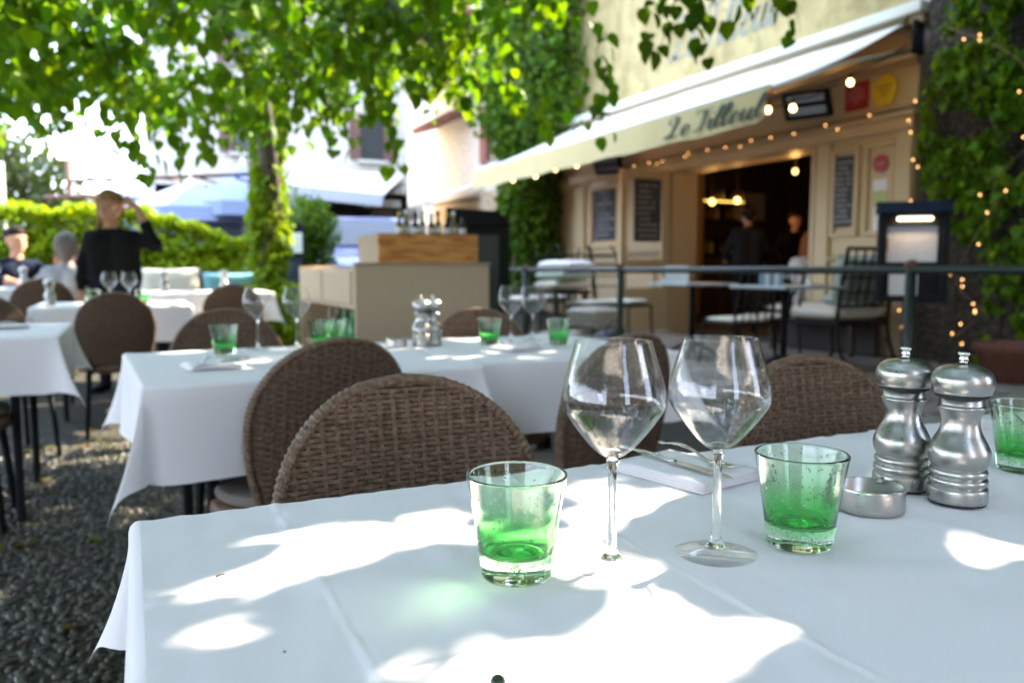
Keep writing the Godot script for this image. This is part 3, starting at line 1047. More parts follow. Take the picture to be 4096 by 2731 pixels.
# ---------------------------------------------------------------- ground
func ground() -> void:
	rng.seed = 41
	var s := sb()
	var zs := [70.0, 20.0, 6.0, 0.0, -2.0, -5.0, -8.0, -11.0, -14.0, -20.0, -40.0, -120.0, -320.0]
	var xs := [-320.0, -60.0, -12.0, -4.0, 0.0, 3.42, 14.0, 60.0, 320.0]
	for i in zs.size() - 1:
		for j in xs.size() - 1:
			quad(s, Vector3(xs[j], gy(zs[i]), zs[i]), Vector3(xs[j + 1], gy(zs[i]), zs[i]), Vector3(xs[j + 1], gy(zs[i + 1]), zs[i + 1]), Vector3(xs[j], gy(zs[i + 1]), zs[i + 1]))
	var g := part("ground", done(s), M.earth, null)
	tag(g, "", "", "", "structure")
	# river pebbles set in the earth
	var stone := []
	for v in 4:
		s = sb()
		ball(s, Vector3.ZERO, Vector3(1.0 + 0.2 * v, 0.55, 0.75), 8 if v % 2 else 7, 5, Basis(Vector3(0.1, 1, 0.2).normalized(), v))
		stone.append(done(s))
	var mats := [M.pebble_a, M.pebble_b, M.pebble_c, M.pebble_d]
	var rest := [[], [], [], []]
	var single := 0
	var x := -3.4
	while x < 2.1:
		var z := -0.6
		while z > -7.0:
			var p := Vector3(x + rng.randf_range(-0.013, 0.013), 0, z + rng.randf_range(-0.013, 0.013))
			p.y = gy(p.z) + 0.001
			var k := rng.randf_range(0.008, 0.0165) * (1.35 if rng.randf() < 0.12 else 1.0)
			var b := Basis(Vector3.UP, 0.6 + rng.randfn() * 0.5) * Basis(Vector3.RIGHT, rng.randfn() * 0.2)
			b = b.scaled(Vector3.ONE * k)
			var v := rng.randi() % 4
			if single < 295 and p.x > -0.55 and p.x < 0.04 and p.z < -1.98 and p.z > -2.6:
				part("cobble", stone[v], mats[rng.randi() % 4], g, p, b)
				single += 1
			else: rest[v].append(Transform3D(b, p))
			z -= 0.031
		x += 0.031
	var litter := []
	var tones := []
	for i in 90:
		litter.append(Transform3D(Basis(Vector3.UP, rng.randf() * TAU) * Basis(Vector3.RIGHT, rng.randfn() * 0.25), Vector3(rng.randf_range(-2.4, 0.1), 0.016, rng.randf_range(-5.5, -1.9))))
		litter[-1].origin.y += gy(litter[-1].origin.z)
		tones.append(Color(0.16, 0.10, 0.035).lerp(Color(0.13, 0.15, 0.03), rng.randf()))
	many("fallen_leaves", leaf_mesh(0.06, 0.05, 0.3), M.leaf, litter, tones, g)
	for v in 4:
		many("pebbles", stone[v], mats[v], rest[v], [], g)

# ---------------------------------------------------------------- lettering drawn as brush strokes
func ribbon(s: SurfaceTool, pts: Array, wide: float, thick: float, xf: Transform3D) -> void:
	var p := spline(pts, 7)
	var prev := []
	for i in p.size():
		var d: Vector2 = (p[mini(i + 1, p.size() - 1)] - p[maxi(i - 1, 0)]).normalized()
		var n := Vector2(-d.y, d.x)
		var w := wide * (0.45 + 0.55 * absf(d.y)) * 0.5
		if d.y > 0.2: w *= 0.55
		var cur := [xf * Vector3(p[i].x + n.x * w, p[i].y + n.y * w, thick), xf * Vector3(p[i].x - n.x * w, p[i].y - n.y * w, thick), xf * Vector3(p[i].x - n.x * w, p[i].y - n.y * w, 0), xf * Vector3(p[i].x + n.x * w, p[i].y + n.y * w, 0)]
		if i:
			for k in 4:
				var m := (k + 1) % 4
				quad(s, prev[k], prev[m], cur[m], cur[k])
		prev = cur

func letters(text: String, xf: Transform3D, wide := 0.11) -> ArrayMesh:
	var s := sb(false)
	var v := func(a: Array) -> Array:
		var o := []
		for i in range(0, a.size(), 2): o.append(Vector2(a[i], a[i + 1]))
		return o
	var glyph := {
		"L": [0.66, [[0.30, 0.62, 0.16, 0.74, 0.2, 0.94, 0.4, 1.02, 0.5, 0.92, 0.4, 0.5, 0.26, 0.12, 0.1, 0.0, 0.0, 0.08, 0.12, 0.14, 0.34, 0.03, 0.62, 0.06]]],
		"e": [0.40, [[0.02, 0.22, 0.2, 0.28, 0.34, 0.42, 0.28, 0.52, 0.16, 0.42, 0.08, 0.18, 0.16, 0.0, 0.3, 0.04, 0.42, 0.18]]],
		"T": [0.50, [[0.0, 0.86, 0.12, 0.98, 0.4, 0.94, 0.7, 1.0], [0.42, 0.94, 0.34, 0.5, 0.22, 0.1, 0.08, 0.0, 0.0, 0.08]]],
		"i": [0.24, [[0.06, 0.26, 0.16, 0.5, 0.08, 0.16, 0.12, 0.0, 0.26, 0.16], [0.22, 0.68, 0.25, 0.74]]],
		"l": [0.27, [[0.06, 0.24, 0.26, 0.7, 0.32, 0.96, 0.24, 0.94, 0.1, 0.4, 0.08, 0.08, 0.15, 0.0, 0.29, 0.16]]],
		"u": [0.50, [[0.04, 0.24, 0.16, 0.5, 0.08, 0.14, 0.14, 0.0, 0.28, 0.1, 0.42, 0.5, 0.34, 0.14, 0.38, 0.0, 0.52, 0.16]]],
	}
	var x := 0.0
	for ch in text:
		if ch == " ":
			x += 0.2
			continue
		for st in glyph[ch][1]:
			var pts := []
			for q in v.call(st): pts.append(Vector2(x + q.x + q.y * 0.12, q.y))
			ribbon(s, pts, wide, 0.004, xf)
		x += glyph[ch][0]
	return done(s)

# boards and frames on a wall whose face looks towards -x: boxes given as front x, depth, y and z ranges
func slab(s: SurfaceTool, x0: float, x1: float, y0: float, y1: float, z0: float, z1: float, bev := 0.0) -> void:
	box(s, Vector3((x0 + x1) * 0.5, (y0 + y1) * 0.5, (z0 + z1) * 0.5), Vector3(absf(x1 - x0), absf(y1 - y0), absf(z1 - z0)), Basis.IDENTITY, bev)

func sl(x0: float, x1: float, y0: float, y1: float, z0: float, z1: float, bev := 0.0) -> ArrayMesh:
	var s := sb(false)
	slab(s, x0, x1, y0, y1, z0, z1, bev)
	return done(s)

func frame_x(x0: float, x1: float, y0: float, y1: float, z0: float, z1: float, w: float) -> ArrayMesh:
	var s := sb(false)
	slab(s, x0, x1, y0, y0 + w, z0, z1, 0.006)
	slab(s, x0, x1, y1 - w, y1, z0, z1, 0.006)
	slab(s, x0, x1, y0 + w, y1 - w, z0, z0 + w, 0.006)
	slab(s, x0, x1, y0 + w, y1 - w, z1 - w, z1, 0.006)
	return done(s)

func board(label: String, w: float, h: float, xf: Transform3D, sd: int, lines: int) -> void:
	var t := thing("chalkboard_menu", label, "chalkboard", xf.origin, 0.0, "chalkboard menus on the shopfront")
	t.transform = xf
	part("board", bx(Vector3(0, 0, 0.009), Vector3(w, h, 0.018), 0.003), M.slate, t)
	var m := mat("chalk_%d" % sd, 1, 1, 1, 0.9)
	m.albedo_color = Color.WHITE
	m.albedo_texture = scribble(128, int(128 * h / w), Color(0.28, 0.29, 0.31), Color(0.97, 0.97, 0.97), lines, sd, 0.92)
	var q := QuadMesh.new()
	q.size = Vector2(w - 0.012, h - 0.012)
	part("chalk_writing", q, m, t, Vector3(0, 0, 0.0205))

const TY := 0.22

func restaurant() -> void:
	var t := thing("restaurant_building", "cream plastered restaurant with a beige panelled shopfront under an awning", "building")
	# upper wall and the masonry round the opening
	var s := sb(false)
	slab(s, 6.62, 7.0, 3.36, 5.75, -12.5, -4.98)
	part("plaster_wall", done(s), M.plaster, t)
	part("corner_render", sl(6.56, 6.615, 3.42, 5.75, -5.12, -4.92, 0.008), M.offwhite, t)
	part("roof", bx(Vector3(8.9, 6.3, -8.7), Vector3(5.2, 0.12, 8.2), 0.0, Basis(Vector3.BACK, 0.3)), M.roof_tile, t)
	part("ledge", sl(6.34, 6.7, 3.30, 3.40, -12.5, -4.95, 0.012), M.offwhite, t)
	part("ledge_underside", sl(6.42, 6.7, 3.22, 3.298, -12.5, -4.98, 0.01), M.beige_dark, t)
	s = sb(false)
	slab(s, 6.5, 6.9, TY - 0.2, 3.22, -12.4, -8.65)
	slab(s, 6.5, 6.9, TY - 0.2, 3.22, -6.2, -5.06)
	slab(s, 6.5, 6.9, 2.31, 3.22, -8.648, -6.202)
	part("shopfront", done(s), M.beige, t)
	part("architrave", sl(6.45, 6.497, 2.315, 2.43, -12.3, -5.06, 0.008), M.beige, t)
	part("architrave_moulding", sl(6.42, 6.497, 2.433, 2.48, -12.3, -5.04, 0.012), M.beige, t)
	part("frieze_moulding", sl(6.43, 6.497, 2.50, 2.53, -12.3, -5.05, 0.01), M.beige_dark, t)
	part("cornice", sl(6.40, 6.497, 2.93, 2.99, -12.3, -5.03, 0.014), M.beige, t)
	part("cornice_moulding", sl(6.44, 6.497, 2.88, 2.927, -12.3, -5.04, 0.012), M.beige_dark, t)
	for z in [-5.16, -6.1]:
		part("pilaster", sl(6.455, 6.497, TY, 2.31, z - 0.09, z + 0.09, 0.01), M.beige, t)
	part("panel_frame", frame_x(6.46, 6.497, 1.36, 2.24, -6.0, -5.66, 0.05), M.beige, t)
	part("panel_frame", frame_x(6.465, 6.497, 1.36, 2.24, -5.6, -5.26, 0.045), M.beige, t)
	part("panel_frame", frame_x(6.465, 6.497, 0.4, 1.04, -5.98, -5.28, 0.05), M.beige, t)
	part("dado_rail", sl(6.44, 6.497, 1.12, 1.17, -6.0, -5.26, 0.012), M.beige_dark, t)
	part("plinth", sl(6.44, 6.497, TY, TY + 0.14, -6.0, -5.26, 0.01), M.beige_dark, t)
	# left of the door: a panelled window with its shutter board
	part("panel_frame", frame_x(6.45, 6.497, 1.36, 2.3, -10.72, -9.88, 0.07), M.beige, t)
	part("panel_frame", frame_x(6.455, 6.497, 0.45, 1.2, -10.72, -9.0, 0.07), M.beige, t)
	part("dado_rail", sl(6.43, 6.497, 1.24, 1.30, -11.0, -8.7, 0.012), M.beige_dark, t)
	part("cornice_moulding", sl(6.36, 6.45, 2.36, 2.5, -11.2, -9.8, 0.02), M.beige, t)
	part("pilaster", sl(6.44, 6.497, TY, 2.31, -11.16, -10.86, 0.01), M.beige, t)
	part("lamp_plate", sl(6.43, 6.449, 2.30, 2.355, -10.6, -10.15, 0.004), M.offwhite, t)
	part("door_casing", sl(6.46, 6.497, TY, 2.31, -8.76, -8.652, 0.008), M.beige_dark, t)
	part("door_casing", sl(6.46, 6.6, TY, 2.305, -6.26, -6.203, 0.006), M.beige, t)
	part("curtain_rail", sl(6.52, 6.6, TY + 0.1, 2.25, -6.31, -6.265, 0.006), M.steel, t)
	# the room behind, lit only through the opening
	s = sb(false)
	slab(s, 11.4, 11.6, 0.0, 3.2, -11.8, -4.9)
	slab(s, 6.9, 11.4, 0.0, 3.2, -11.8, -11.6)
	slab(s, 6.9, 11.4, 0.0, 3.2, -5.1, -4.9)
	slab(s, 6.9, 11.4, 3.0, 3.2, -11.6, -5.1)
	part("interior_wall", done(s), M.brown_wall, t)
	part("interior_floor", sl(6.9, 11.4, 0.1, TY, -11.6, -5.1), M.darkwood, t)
	part("bar_counter", bx(Vector3(9.9, 0.72, -10.4), Vector3(2.6, 1.0, 0.45), 0.01), M.darkwood, t)
	part("bar_column", bx(Vector3(8.83, 1.6, -11.0), Vector3(0.1, 2.76, 0.1), 0.01), M.beige_dark, t)
	part("serving_hatch", bx(Vector3(10.4, 2.2, -11.56), Vector3(0.75, 0.5, 0.06), 0.01), M.hatch, t)
	for i in 3:
		var sh := part("bar_shelf", bx(Vector3(9.55, 2.22 - i * 0.3, -11.42), Vector3(1.35, 0.025, 0.24), 0.004), M.darkwood, t)
		if i == 0: part("shelf_light", bx(Vector3(9.5, 2.245, -11.30), Vector3(1.1, 0.018, 0.012)), M.shelf_light, sh)
		for k in 11:
			s = sb()
			var tall := 0.2 + 0.015 * ((k * 7 + i * 3) % 4)
			lathe(s, [Vector2(0, 0.0), Vector2(0.034, 0.0), Vector2(0.034, tall * 0.6), Vector2(0.012, tall * 0.78), Vector2(0.012, tall), Vector2(0, tall)], 10, Vector3(8.98 + k * 0.115, 2.235 - (i + 1) * 0.3 + 0.3 * int(i == 2) - 0.0 + (0.3 if i < 2 else 0.0) - 0.3 * int(i == 2), -11.42))
			part("bottle", done(s), [M.amber, M.olive_print, M.cream, M.dark_glass][(k + i) % 4], sh)
	# the door leaf that stands open towards the terrace
	var d := thing("glazed_door", "open beige door leaf with a glazed panel and a chalkboard, left of the entrance", "door", Vector3(6.46, 0, -8.70))
	for q in [[0.0, 0.10, TY + 0.02, 2.32], [0.66, 0.76, TY + 0.02, 2.32]]:
		part("stile", bx(Vector3(-(q[0] + q[1]) * 0.5, (q[2] + q[3]) * 0.5, 0), Vector3(q[1] - q[0], q[3] - q[2], 0.045), 0.006), M.beige, d)
	for q in [[TY + 0.02, 0.80], [1.05, 1.17], [2.21, 2.32]]:
		part("rail", bx(Vector3(-0.38, (q[0] + q[1]) * 0.5, 0), Vector3(0.556, q[1] - q[0], 0.042), 0.005), M.beige, d)
	part("pane", bx(Vector3(-0.38, 1.69, 0), Vector3(0.56, 1.04, 0.006)), M.window_glass, d)
	part("pane", bx(Vector3(-0.38, 0.925, 0), Vector3(0.56, 0.25, 0.006)), M.window_glass, d)
	var k := part("handle", tb([Vector3(-0.70, 1.25, 0.03), Vector3(-0.70, 1.25, 0.07), Vector3(-0.70, 1.42, 0.07), Vector3(-0.70, 1.42, 0.03)], 0.009), M.brass, d)
	board("chalkboard menu on the open door leaf, left of the dark entrance", 0.42, 0.80, Transform3D(Basis.IDENTITY, Vector3(6.46 - 0.36, 1.80, -8.665)), 3, 10)
	var face := Basis(Vector3.UP, -PI / 2)
	board("chalkboard menu in the panel frame furthest left on the shopfront", 0.60, 0.78, Transform3D(face, Vector3(6.485, 1.87, -10.29)), 4, 9)
	board("tall narrow chalkboard menu on the right pilaster panel", 0.25, 0.70, Transform3D(face, Vector3(6.49, 1.81, -5.84)), 5, 12)
	# plaques on the frieze
	var p := thing("red_plaque", "square red plaque on the frieze under the awning", "plaque", Vector3(6.49, 2.72, -5.73))
	part("plate", bx(Vector3.ZERO, Vector3(0.02, 0.27, 0.28), 0.006), M.red, p)
	for i in 5: part("line_of_lettering", bx(Vector3(-0.0115, 0.08 - i * 0.035, 0), Vector3(0.003, 0.012, [0.10, 0.2, 0.18, 0.21, 0.06][i])), M.pink_print, p)
	p = thing("yellow_plaque", "yellow plaque with cut corners to the right of the red plaque", "plaque", Vector3(6.49, 2.71, -5.40))
	s = sb(false)
	var oct := PackedVector2Array([Vector2(-0.06, -0.15), Vector2(0.09, -0.13), Vector2(0.14, -0.02), Vector2(0.13, 0.08), Vector2(0.06, 0.14), Vector2(-0.05, 0.14), Vector2(-0.13, 0.07), Vector2(-0.14, -0.04)])
	prism(s, oct, 0.02, Transform3D(face, Vector3.ZERO))
	part("plate", done(s), M.yellow, p)
	for i in 3: part("line_of_lettering", bx(Vector3(-0.0225, 0.04 - i * 0.04, 0), Vector3(0.003, 0.013, [0.16, 0.12, 0.06][i])), M.olive_print, p)
	p = thing("round_sticker", "round red sticker on the right door panel", "sticker", Vector3(6.488, 2.04, -5.42))
	s = sb(false)
	lathe(s, [Vector2(0, 0.0), Vector2(0.085, 0.0), Vector2(0.085, 0.006), Vector2(0, 0.006)], 24, Vector3.ZERO, Basis(Vector3.BACK, PI / 2))
	part("disc", done(s), M.red, p)
	part("line_of_lettering", bx(Vector3(-0.0075, 0.0, 0), Vector3(0.002, 0.014, 0.1)), M.pink_print, p)
	for i in 3:
		var l := part("leaflet", bx(Vector3.ZERO, Vector3(0.004, [0.11, 0.13, 0.26][i], [0.16, 0.15, 0.17][i])), [M.paper, M.leaflet_green, M.paper][i], null, Vector3(6.492, [1.84, 1.70, 1.50][i], -5.42 + 0.01 * i))
		tag(l, ["small white leaflet below the round red sticker", "pale green leaflet between two white ones on the right panel", "tall white leaflet lowest on the right panel, beside the menu box"][i], "leaflet")
	# faded name painted on the plaster
	part("faded_lettering", letters("Le Tilleul", Transform3D(Basis(Vector3(0, 0, 1), Vector3(0, 1, 0), Vector3(-1, 0, 0)) * Basis.from_scale(Vector3(0.53, 0.53, 0.5)), Vector3(6.617, 3.78, -8.95)), 0.13), M.faded_blue, t)

func awning() -> void:
	var t := thing("awning", "long cream awning with a lettered valance over the restaurant terrace", "awning")
	var s := sb()
	var za := -11.34
	var zb := -5.14
	var n := 24
	var pt := func(u: float, v: float, off: float) -> Vector3:
		return Vector3(lerpf(4.8, 6.42, u), lerpf(2.52, 3.26, u) - 0.05 * sin(PI * u) + off + 0.006 * sin(v * 40.0), lerpf(za, zb, v))
	for i in 6:
		for j in n:
			var u0 := i / 6.0
			var u1 := (i + 1) / 6.0
			var v0 := float(j) / n
			var v1 := float(j + 1) / n
			quad(s, pt.call(u0, v0, 0.0), pt.call(u0, v1, 0.0), pt.call(u1, v1, 0.0), pt.call(u1, v0, 0.0))
			quad(s, pt.call(u1, v0, -0.004), pt.call(u1, v1, -0.004), pt.call(u0, v1, -0.004), pt.call(u0, v0, -0.004))
	part("canopy", done(s), M.canvas, t)
	s = sb()
	for j in 62:
		var v0 := j / 62.0
		var v1 := (j + 1) / 62.0
		var c := []
		for q in [v0, v1]:
			var zz := lerpf(za, zb, q)
			var wave := 0.008 * sin(q * 60.0)
			var y1 := 2.25 + 0.008 * sin(q * 34.0) + (0.05 * pow(maxf(0.0, (q - 0.985) / 0.015), 2.0))
			c.append(Vector3(4.79, 2.525, zz))
			c.append(Vector3(4.785 + wave, y1, zz))
		quad(s, c[0], c[1], c[3], c[2])
		for e in 4: c[e] += Vector3(0.004, 0, 0)
		quad(s, c[2], c[3], c[1], c[0])
	part("valance", done(s), M.valance, t)
	part("front_bar", tb([Vector3(4.82, 2.53, za), Vector3(4.82, 2.53, zb)], 0.028), M.offwhite, t)
	part("roller_box", tb([Vector3(6.42, 3.24, za), Vector3(6.42, 3.24, zb)], 0.06), M.beige_dark, t)
	for z in [zb + 0.03, -7.6, -9.6, za - 0.03]:
		part("folding_arm", tb([Vector3(6.42, 3.0, z), Vector3(5.6, 2.78, z + 0.02), Vector3(4.84, 2.5, z)], 0.026), M.beige_dark, t)
	part("end_bracket", bx(Vector3(6.44, 3.1, zb + 0.1), Vector3(0.12, 0.3, 0.05), 0.01), M.black_metal, t)
	part("lettering", letters("Le Tilleul", Transform3D(Basis(Vector3(0, 0, 1), Vector3(0, 1, 0), Vector3(-1, 0, 0)) * Basis.from_scale(Vector3(0.36, 0.185, 0.5)), Vector3(4.772, 2.30, -6.52)), 0.11), M.green_ink, t)

func bulb(parent: Node, at: Vector3, r: float, m: Material, e := 0.0) -> void:
	var s := sb()
	ball(s, at, Vector3(r, r * 1.15, r), 10, 7)
	part("bulb", done(s), m, parent)
	if e > 0.0:
		var l := OmniLight3D.new()
		l.name = "bulb_light"
		l.position = at
		l.light_color = Color(1.0, 0.72, 0.38)
		l.light_energy = e
		l.light_size = r
		l.omni_range = 6.0
		l.omni_attenuation = 2.0
		l.shadow_enabled = true
		parent.add_child(l, true)

func lights() -> void:
	# warm bulbs hung under the awning's edge
	var t := thing("festoon_lights", "string of round warm bulbs hanging under the awning edge", "string lights")
	var at := [Vector3(4.95, 2.30, -10.3), Vector3(4.95, 2.28, -9.6), Vector3(4.95, 2.31, -9.05), Vector3(5.0, 2.31, -8.6), Vector3(4.9, 2.37, -5.24), Vector3(4.92, 2.34, -4.98), Vector3(5.6, 2.62, -5.02)]
	for p in at:
		bulb(t, p, 0.026, M.bulb, 0.006)
		part("socket", tb([p + Vector3(0, 0.028, 0), p + Vector3(0, 0.075, 0)], 0.014), M.black_metal, t)
	for i in at.size() - 1:
		if i == 3: continue
		var a: Vector3 = at[i] + Vector3(0, 0.075, 0)
		var b: Vector3 = at[i + 1] + Vector3(0, 0.075, 0)
		part("cable", tb([a, a.lerp(b, 0.3) - Vector3(0, 0.05, 0), a.lerp(b, 0.7) - Vector3(0, 0.05, 0), b], 0.006, -1.0, 5), M.black_metal, t)
	part("cable", tb([at[6] + Vector3(0, 0.07, 0), Vector3(6.0, 2.85, -5.05), Vector3(6.4, 3.05, -5.1)], 0.006, -1.0, 5), M.black_metal, t)
	# tiny fairy lights
	rng.seed = 61
	var fairy := func(label: String, path: Array, n: int, jit: float) -> void:
		var f := thing("fairy_lights", label, "string lights", Vector3.ZERO, 0.0, "strings of fairy lights")
		var p := spline(path, 8)
		part("wire", tb(p, 0.0025, -1.0, 4), M.copper, f)
		for i in n:
			var q: Vector3 = p[int(clampf((i + rng.randf()) / n, 0.0, 0.999) * (p.size() - 1))]
			bulb(f, q + Vector3(-rng.randf() * 0.02, rng.randfn() * jit, rng.randfn() * jit), 0.0065, M.fairy)
	fairy.call("fairy lights along the shopfront moulding under the awning", [Vector3(6.38, 2.47, -10.4), Vector3(6.37, 2.44, -9.0), Vector3(6.37, 2.5, -7.8), Vector3(6.37, 2.44, -6.6), Vector3(6.37, 2.5, -5.2)], 18, 0.02)
	fairy.call("fairy lights hanging down the pipe beside the right panel", [Vector3(6.2, 2.45, -4.86), Vector3(6.22, 1.9, -4.87), Vector3(6.2, 1.2, -4.86), Vector3(6.18, 0.4, -4.82)], 13, 0.03)
	fairy.call("fairy lights looped high through the creeper on the right wall", [Vector3(6.1, 3.0, -4.5), Vector3(6.1, 2.6, -3.9), Vector3(6.1, 2.1, -3.7), Vector3(6.1, 1.7, -4.1)], 9, 0.08)
	fairy.call("fairy lights trailing low through the creeper near the railing", [Vector3(6.08, 1.7, -3.9), Vector3(6.08, 1.0, -4.3), Vector3(6.08, 0.7, -4.1), Vector3(6.08, 0.45, -4.35)], 12, 0.06)
	# pendant bulbs inside
	var i := 0
	for p in [Vector3(7.55, 2.0, -9.14), Vector3(7.87, 2.02, -8.98), Vector3(7.2, 2.2, -7.22)]:
		var f := thing("pendant_bulb", ["warm pendant bulb on the left inside the restaurant", "warm pendant bulb in the middle of the dark entrance", "small pendant bulb under the lintel, right inside the entrance"][i], "lamp", Vector3.ZERO, 0.0, "bare pendant bulbs inside")
		bulb(f, p, 0.042 if i < 2 else 0.03, M.bulb_dim, 0.03)
		part("cord", tb([p + Vector3(0, 0.04, 0), Vector3(p.x, 3.0, p.z)], 0.005, -1.0, 5), M.black_metal, f)
		i += 1

func heater(label: String, at: Vector3, w: float, yaw: float) -> void:
	var t := thing("patio_heater", label, "heater", at, yaw, "black wall heaters under the awning")
	var tilt := Basis(Vector3.RIGHT, 0.55)
	part("housing", bx(Vector3(0, 0, -0.03), Vector3(w, 0.27, 0.06), 0.012, tilt), M.black_metal, t)
	for k in [-1, 1]:
		part("heating_element", bx(tilt * Vector3(0, 0.062 * k, 0.006), Vector3(w - 0.1, 0.075, 0.01), 0.004, tilt), M.reflector, t)
		part("grille_bar", bx(tilt * Vector3(0, 0.062 * k, 0.016), Vector3(w - 0.08, 0.006, 0.006), 0.0, tilt), M.black_metal, t)
	part("bracket", tb([Vector3(0, 0.05, -0.05), Vector3(0, 0.12, -0.3), Vector3(0, 0.12, -0.55)], 0.016), M.black_metal, t)

func menu_box() -> void:
	var t := thing("menu_case", "dark blue menu display case with a lit lamp and white menu sheets", "menu case", Vector3(5.3, TY, -4.12), -0.735)
	part("post", bx(Vector3(0, 0.3, -0.03), Vector3(0.08, 0.6, 0.06), 0.006), M.navy, t)
	part("back", bx(Vector3(0, 0.9, -0.04), Vector3(0.46, 0.66, 0.03), 0.004), M.navy, t)
	for q in [[-0.215, 0.90, 0.05, 0.66], [0.215, 0.90, 0.05, 0.66]]: part("side_frame", bx(Vector3(q[0], q[1], 0.01), Vector3(q[2], q[3], 0.09), 0.006), M.navy, t)
	part("bottom_frame", bx(Vector3(0, 0.595, 0.01), Vector3(0.378, 0.05, 0.09), 0.006), M.navy, t)
	part("top_frame", bx(Vector3(0, 1.185, 0.01), Vector3(0.378, 0.09, 0.09), 0.006), M.navy, t)
	var s := sb(false)
	prism(s, PackedVector2Array([Vector2(-0.09, 1.232), Vector2(0.12, 1.232), Vector2(0.10, 1.25), Vector2(0.02, 1.32), Vector2(-0.07, 1.32)]), 0.5, Transform3D(Basis(Vector3(0, 0, 1), Vector3(0, 1, 0), Vector3(-1, 0, 0)), Vector3(0.25, 0, 0)))
	part("roof", done(s), M.navy_roof, t)
	part("lamp", bx(Vector3(0, 1.19, 0.07), Vector3(0.24, 0.03, 0.02), 0.008), M.menu_lamp, t)
	var l := AreaLight3D.new()
	l.name = "lamp_light"
	l.position = Vector3(0, 1.185, 0.084)
	l.rotation.x = -0.9
	l.area_size = Vector2(0.24, 0.03)
	l.light_color = Color(1.0, 0.86, 0.66)
	l.light_energy = 0.012
	l.shadow_enabled = true
	t.add_child(l)
	var m := mat("menu_print", 1, 1, 1, 0.8)
	m.albedo_color = Color.WHITE
	m.albedo_texture = scribble(160, 128, Color(0.86, 0.86, 0.9), Color(0.62, 0.62, 0.68), 18, 9, 0.9)
	part("menu_sheet", bx(Vector3(0, 1.005, -0.01), Vector3(0.345, 0.27, 0.003)), M.paper, t)
	var q := QuadMesh.new()
	q.size = Vector2(0.335, 0.26)
	part("menu_print", q, m, t, Vector3(0, 1.005, -0.0075))
	part("lower_sheet", bx(Vector3(-0.05, 0.72, -0.012), Vector3(0.2, 0.22, 0.003)), M.paper, t)
	part("coloured_strip", bx(Vector3(-0.166, 1.0, -0.0068), Vector3(0.012, 0.1, 0.0012)), M.red_pale, t)

func railing() -> void:
	var t := thing("iron_railing", "dark green iron railing along the edge of the terrace", "railing")
	part("handrail", tb([Vector3(3.5, 1.035, -8.6), Vector3(3.5, 1.03, -5.0), Vector3(3.5, 1.03, 1.0)], 0.021, -1.0, 12), M.rail, t)
	for z in [-7.0, -5.32, -2.72, -0.6]:
		part("post", tb([Vector3(3.5, 0.0, z), Vector3(3.5, 1.045, z)], 0.026, -1.0, 10), M.rail, t)
		var s := sb()
		ball(s, Vector3(3.5, 1.052, z), Vector3(0.034, 0.03, 0.034), 12, 8)
		part("post_cap", done(s), M.rust, t)

# ---------------------------------------------------------------- terrace
func terrace() -> void:
	rng.seed = 71
	var g := part("terrace_floor", sl(3.62, 6.498, -0.1, TY - 0.045, -12.9, 2.5), M.mortar, null)
	tag(g, "", "", "", "structure")
	# flagstones, each with its own tone and edges
	var mats := [M.flag_a, M.flag_b, M.flag_c]
	var z := -9.2
	var row := 0
	while z < -2.6:
		var d := rng.randf_range(0.3, 0.42)
		var x := 3.66 - (0.12 if row % 2 else 0.0)
		while x < 6.45:
			var w := rng.randf_range(0.34, 0.62)
			var x0 := maxf(x, 3.64)
			var x1 := minf(x + w, 6.46)
			if x1 - x0 > 0.08: part("flagstone", bx(Vector3((x0 + x1) * 0.5, TY - 0.03 + rng.randf_range(-0.003, 0.003), z + d * 0.5), Vector3(x1 - x0 - 0.016, 0.06, d - 0.016), 0.012), mats[rng.randi() % 3], g)
			x += w
		z += d
		row += 1
	var k := part("terrace_kerb", sl(3.44, 3.60, -0.1, TY - 0.06, -12.9, 2.5), M.mortar, null)
	tag(k, "", "", "", "structure")
	z = -9.0
	while z < -1.0:
		var d := rng.randf_range(0.35, 0.6)
		part("kerb_stone", bx(Vector3(3.515 + rng.randf_range(-0.008, 0.008), TY * 0.5 + 0.02, z + d * 0.5), Vector3(0.22, TY + 0.02, d - 0.014), 0.025), mats[rng.randi() % 3], k)
		z += d
	# rough blocks stacked by the steps
	var spots := [Vector3(3.95, TY + 0.13, -6.5), Vector3(4.0, TY + 0.12, -6.05), Vector3(3.95, TY + 0.36, -6.45), Vector3(3.9, TY + 0.1, -7.0)]
	for i in 4:
		var s := sb()
		s.set_smooth_group(-1)
		box(s, Vector3.ZERO, Vector3(0.3 + 0.05 * i, 0.2, 0.42 - 0.03 * i), Basis(Vector3.UP, 0.2 * i), 0.035)
		var o := part("stone_block", done(s), M.limestone, null, spots[i])
		tag(o, ["pale stone block lowest in the pile behind the railing", "squared stone block right of the pile behind the railing", "pale stone block topmost in the pile behind the railing", "stone block furthest left of the pile behind the railing"][i], "stone")

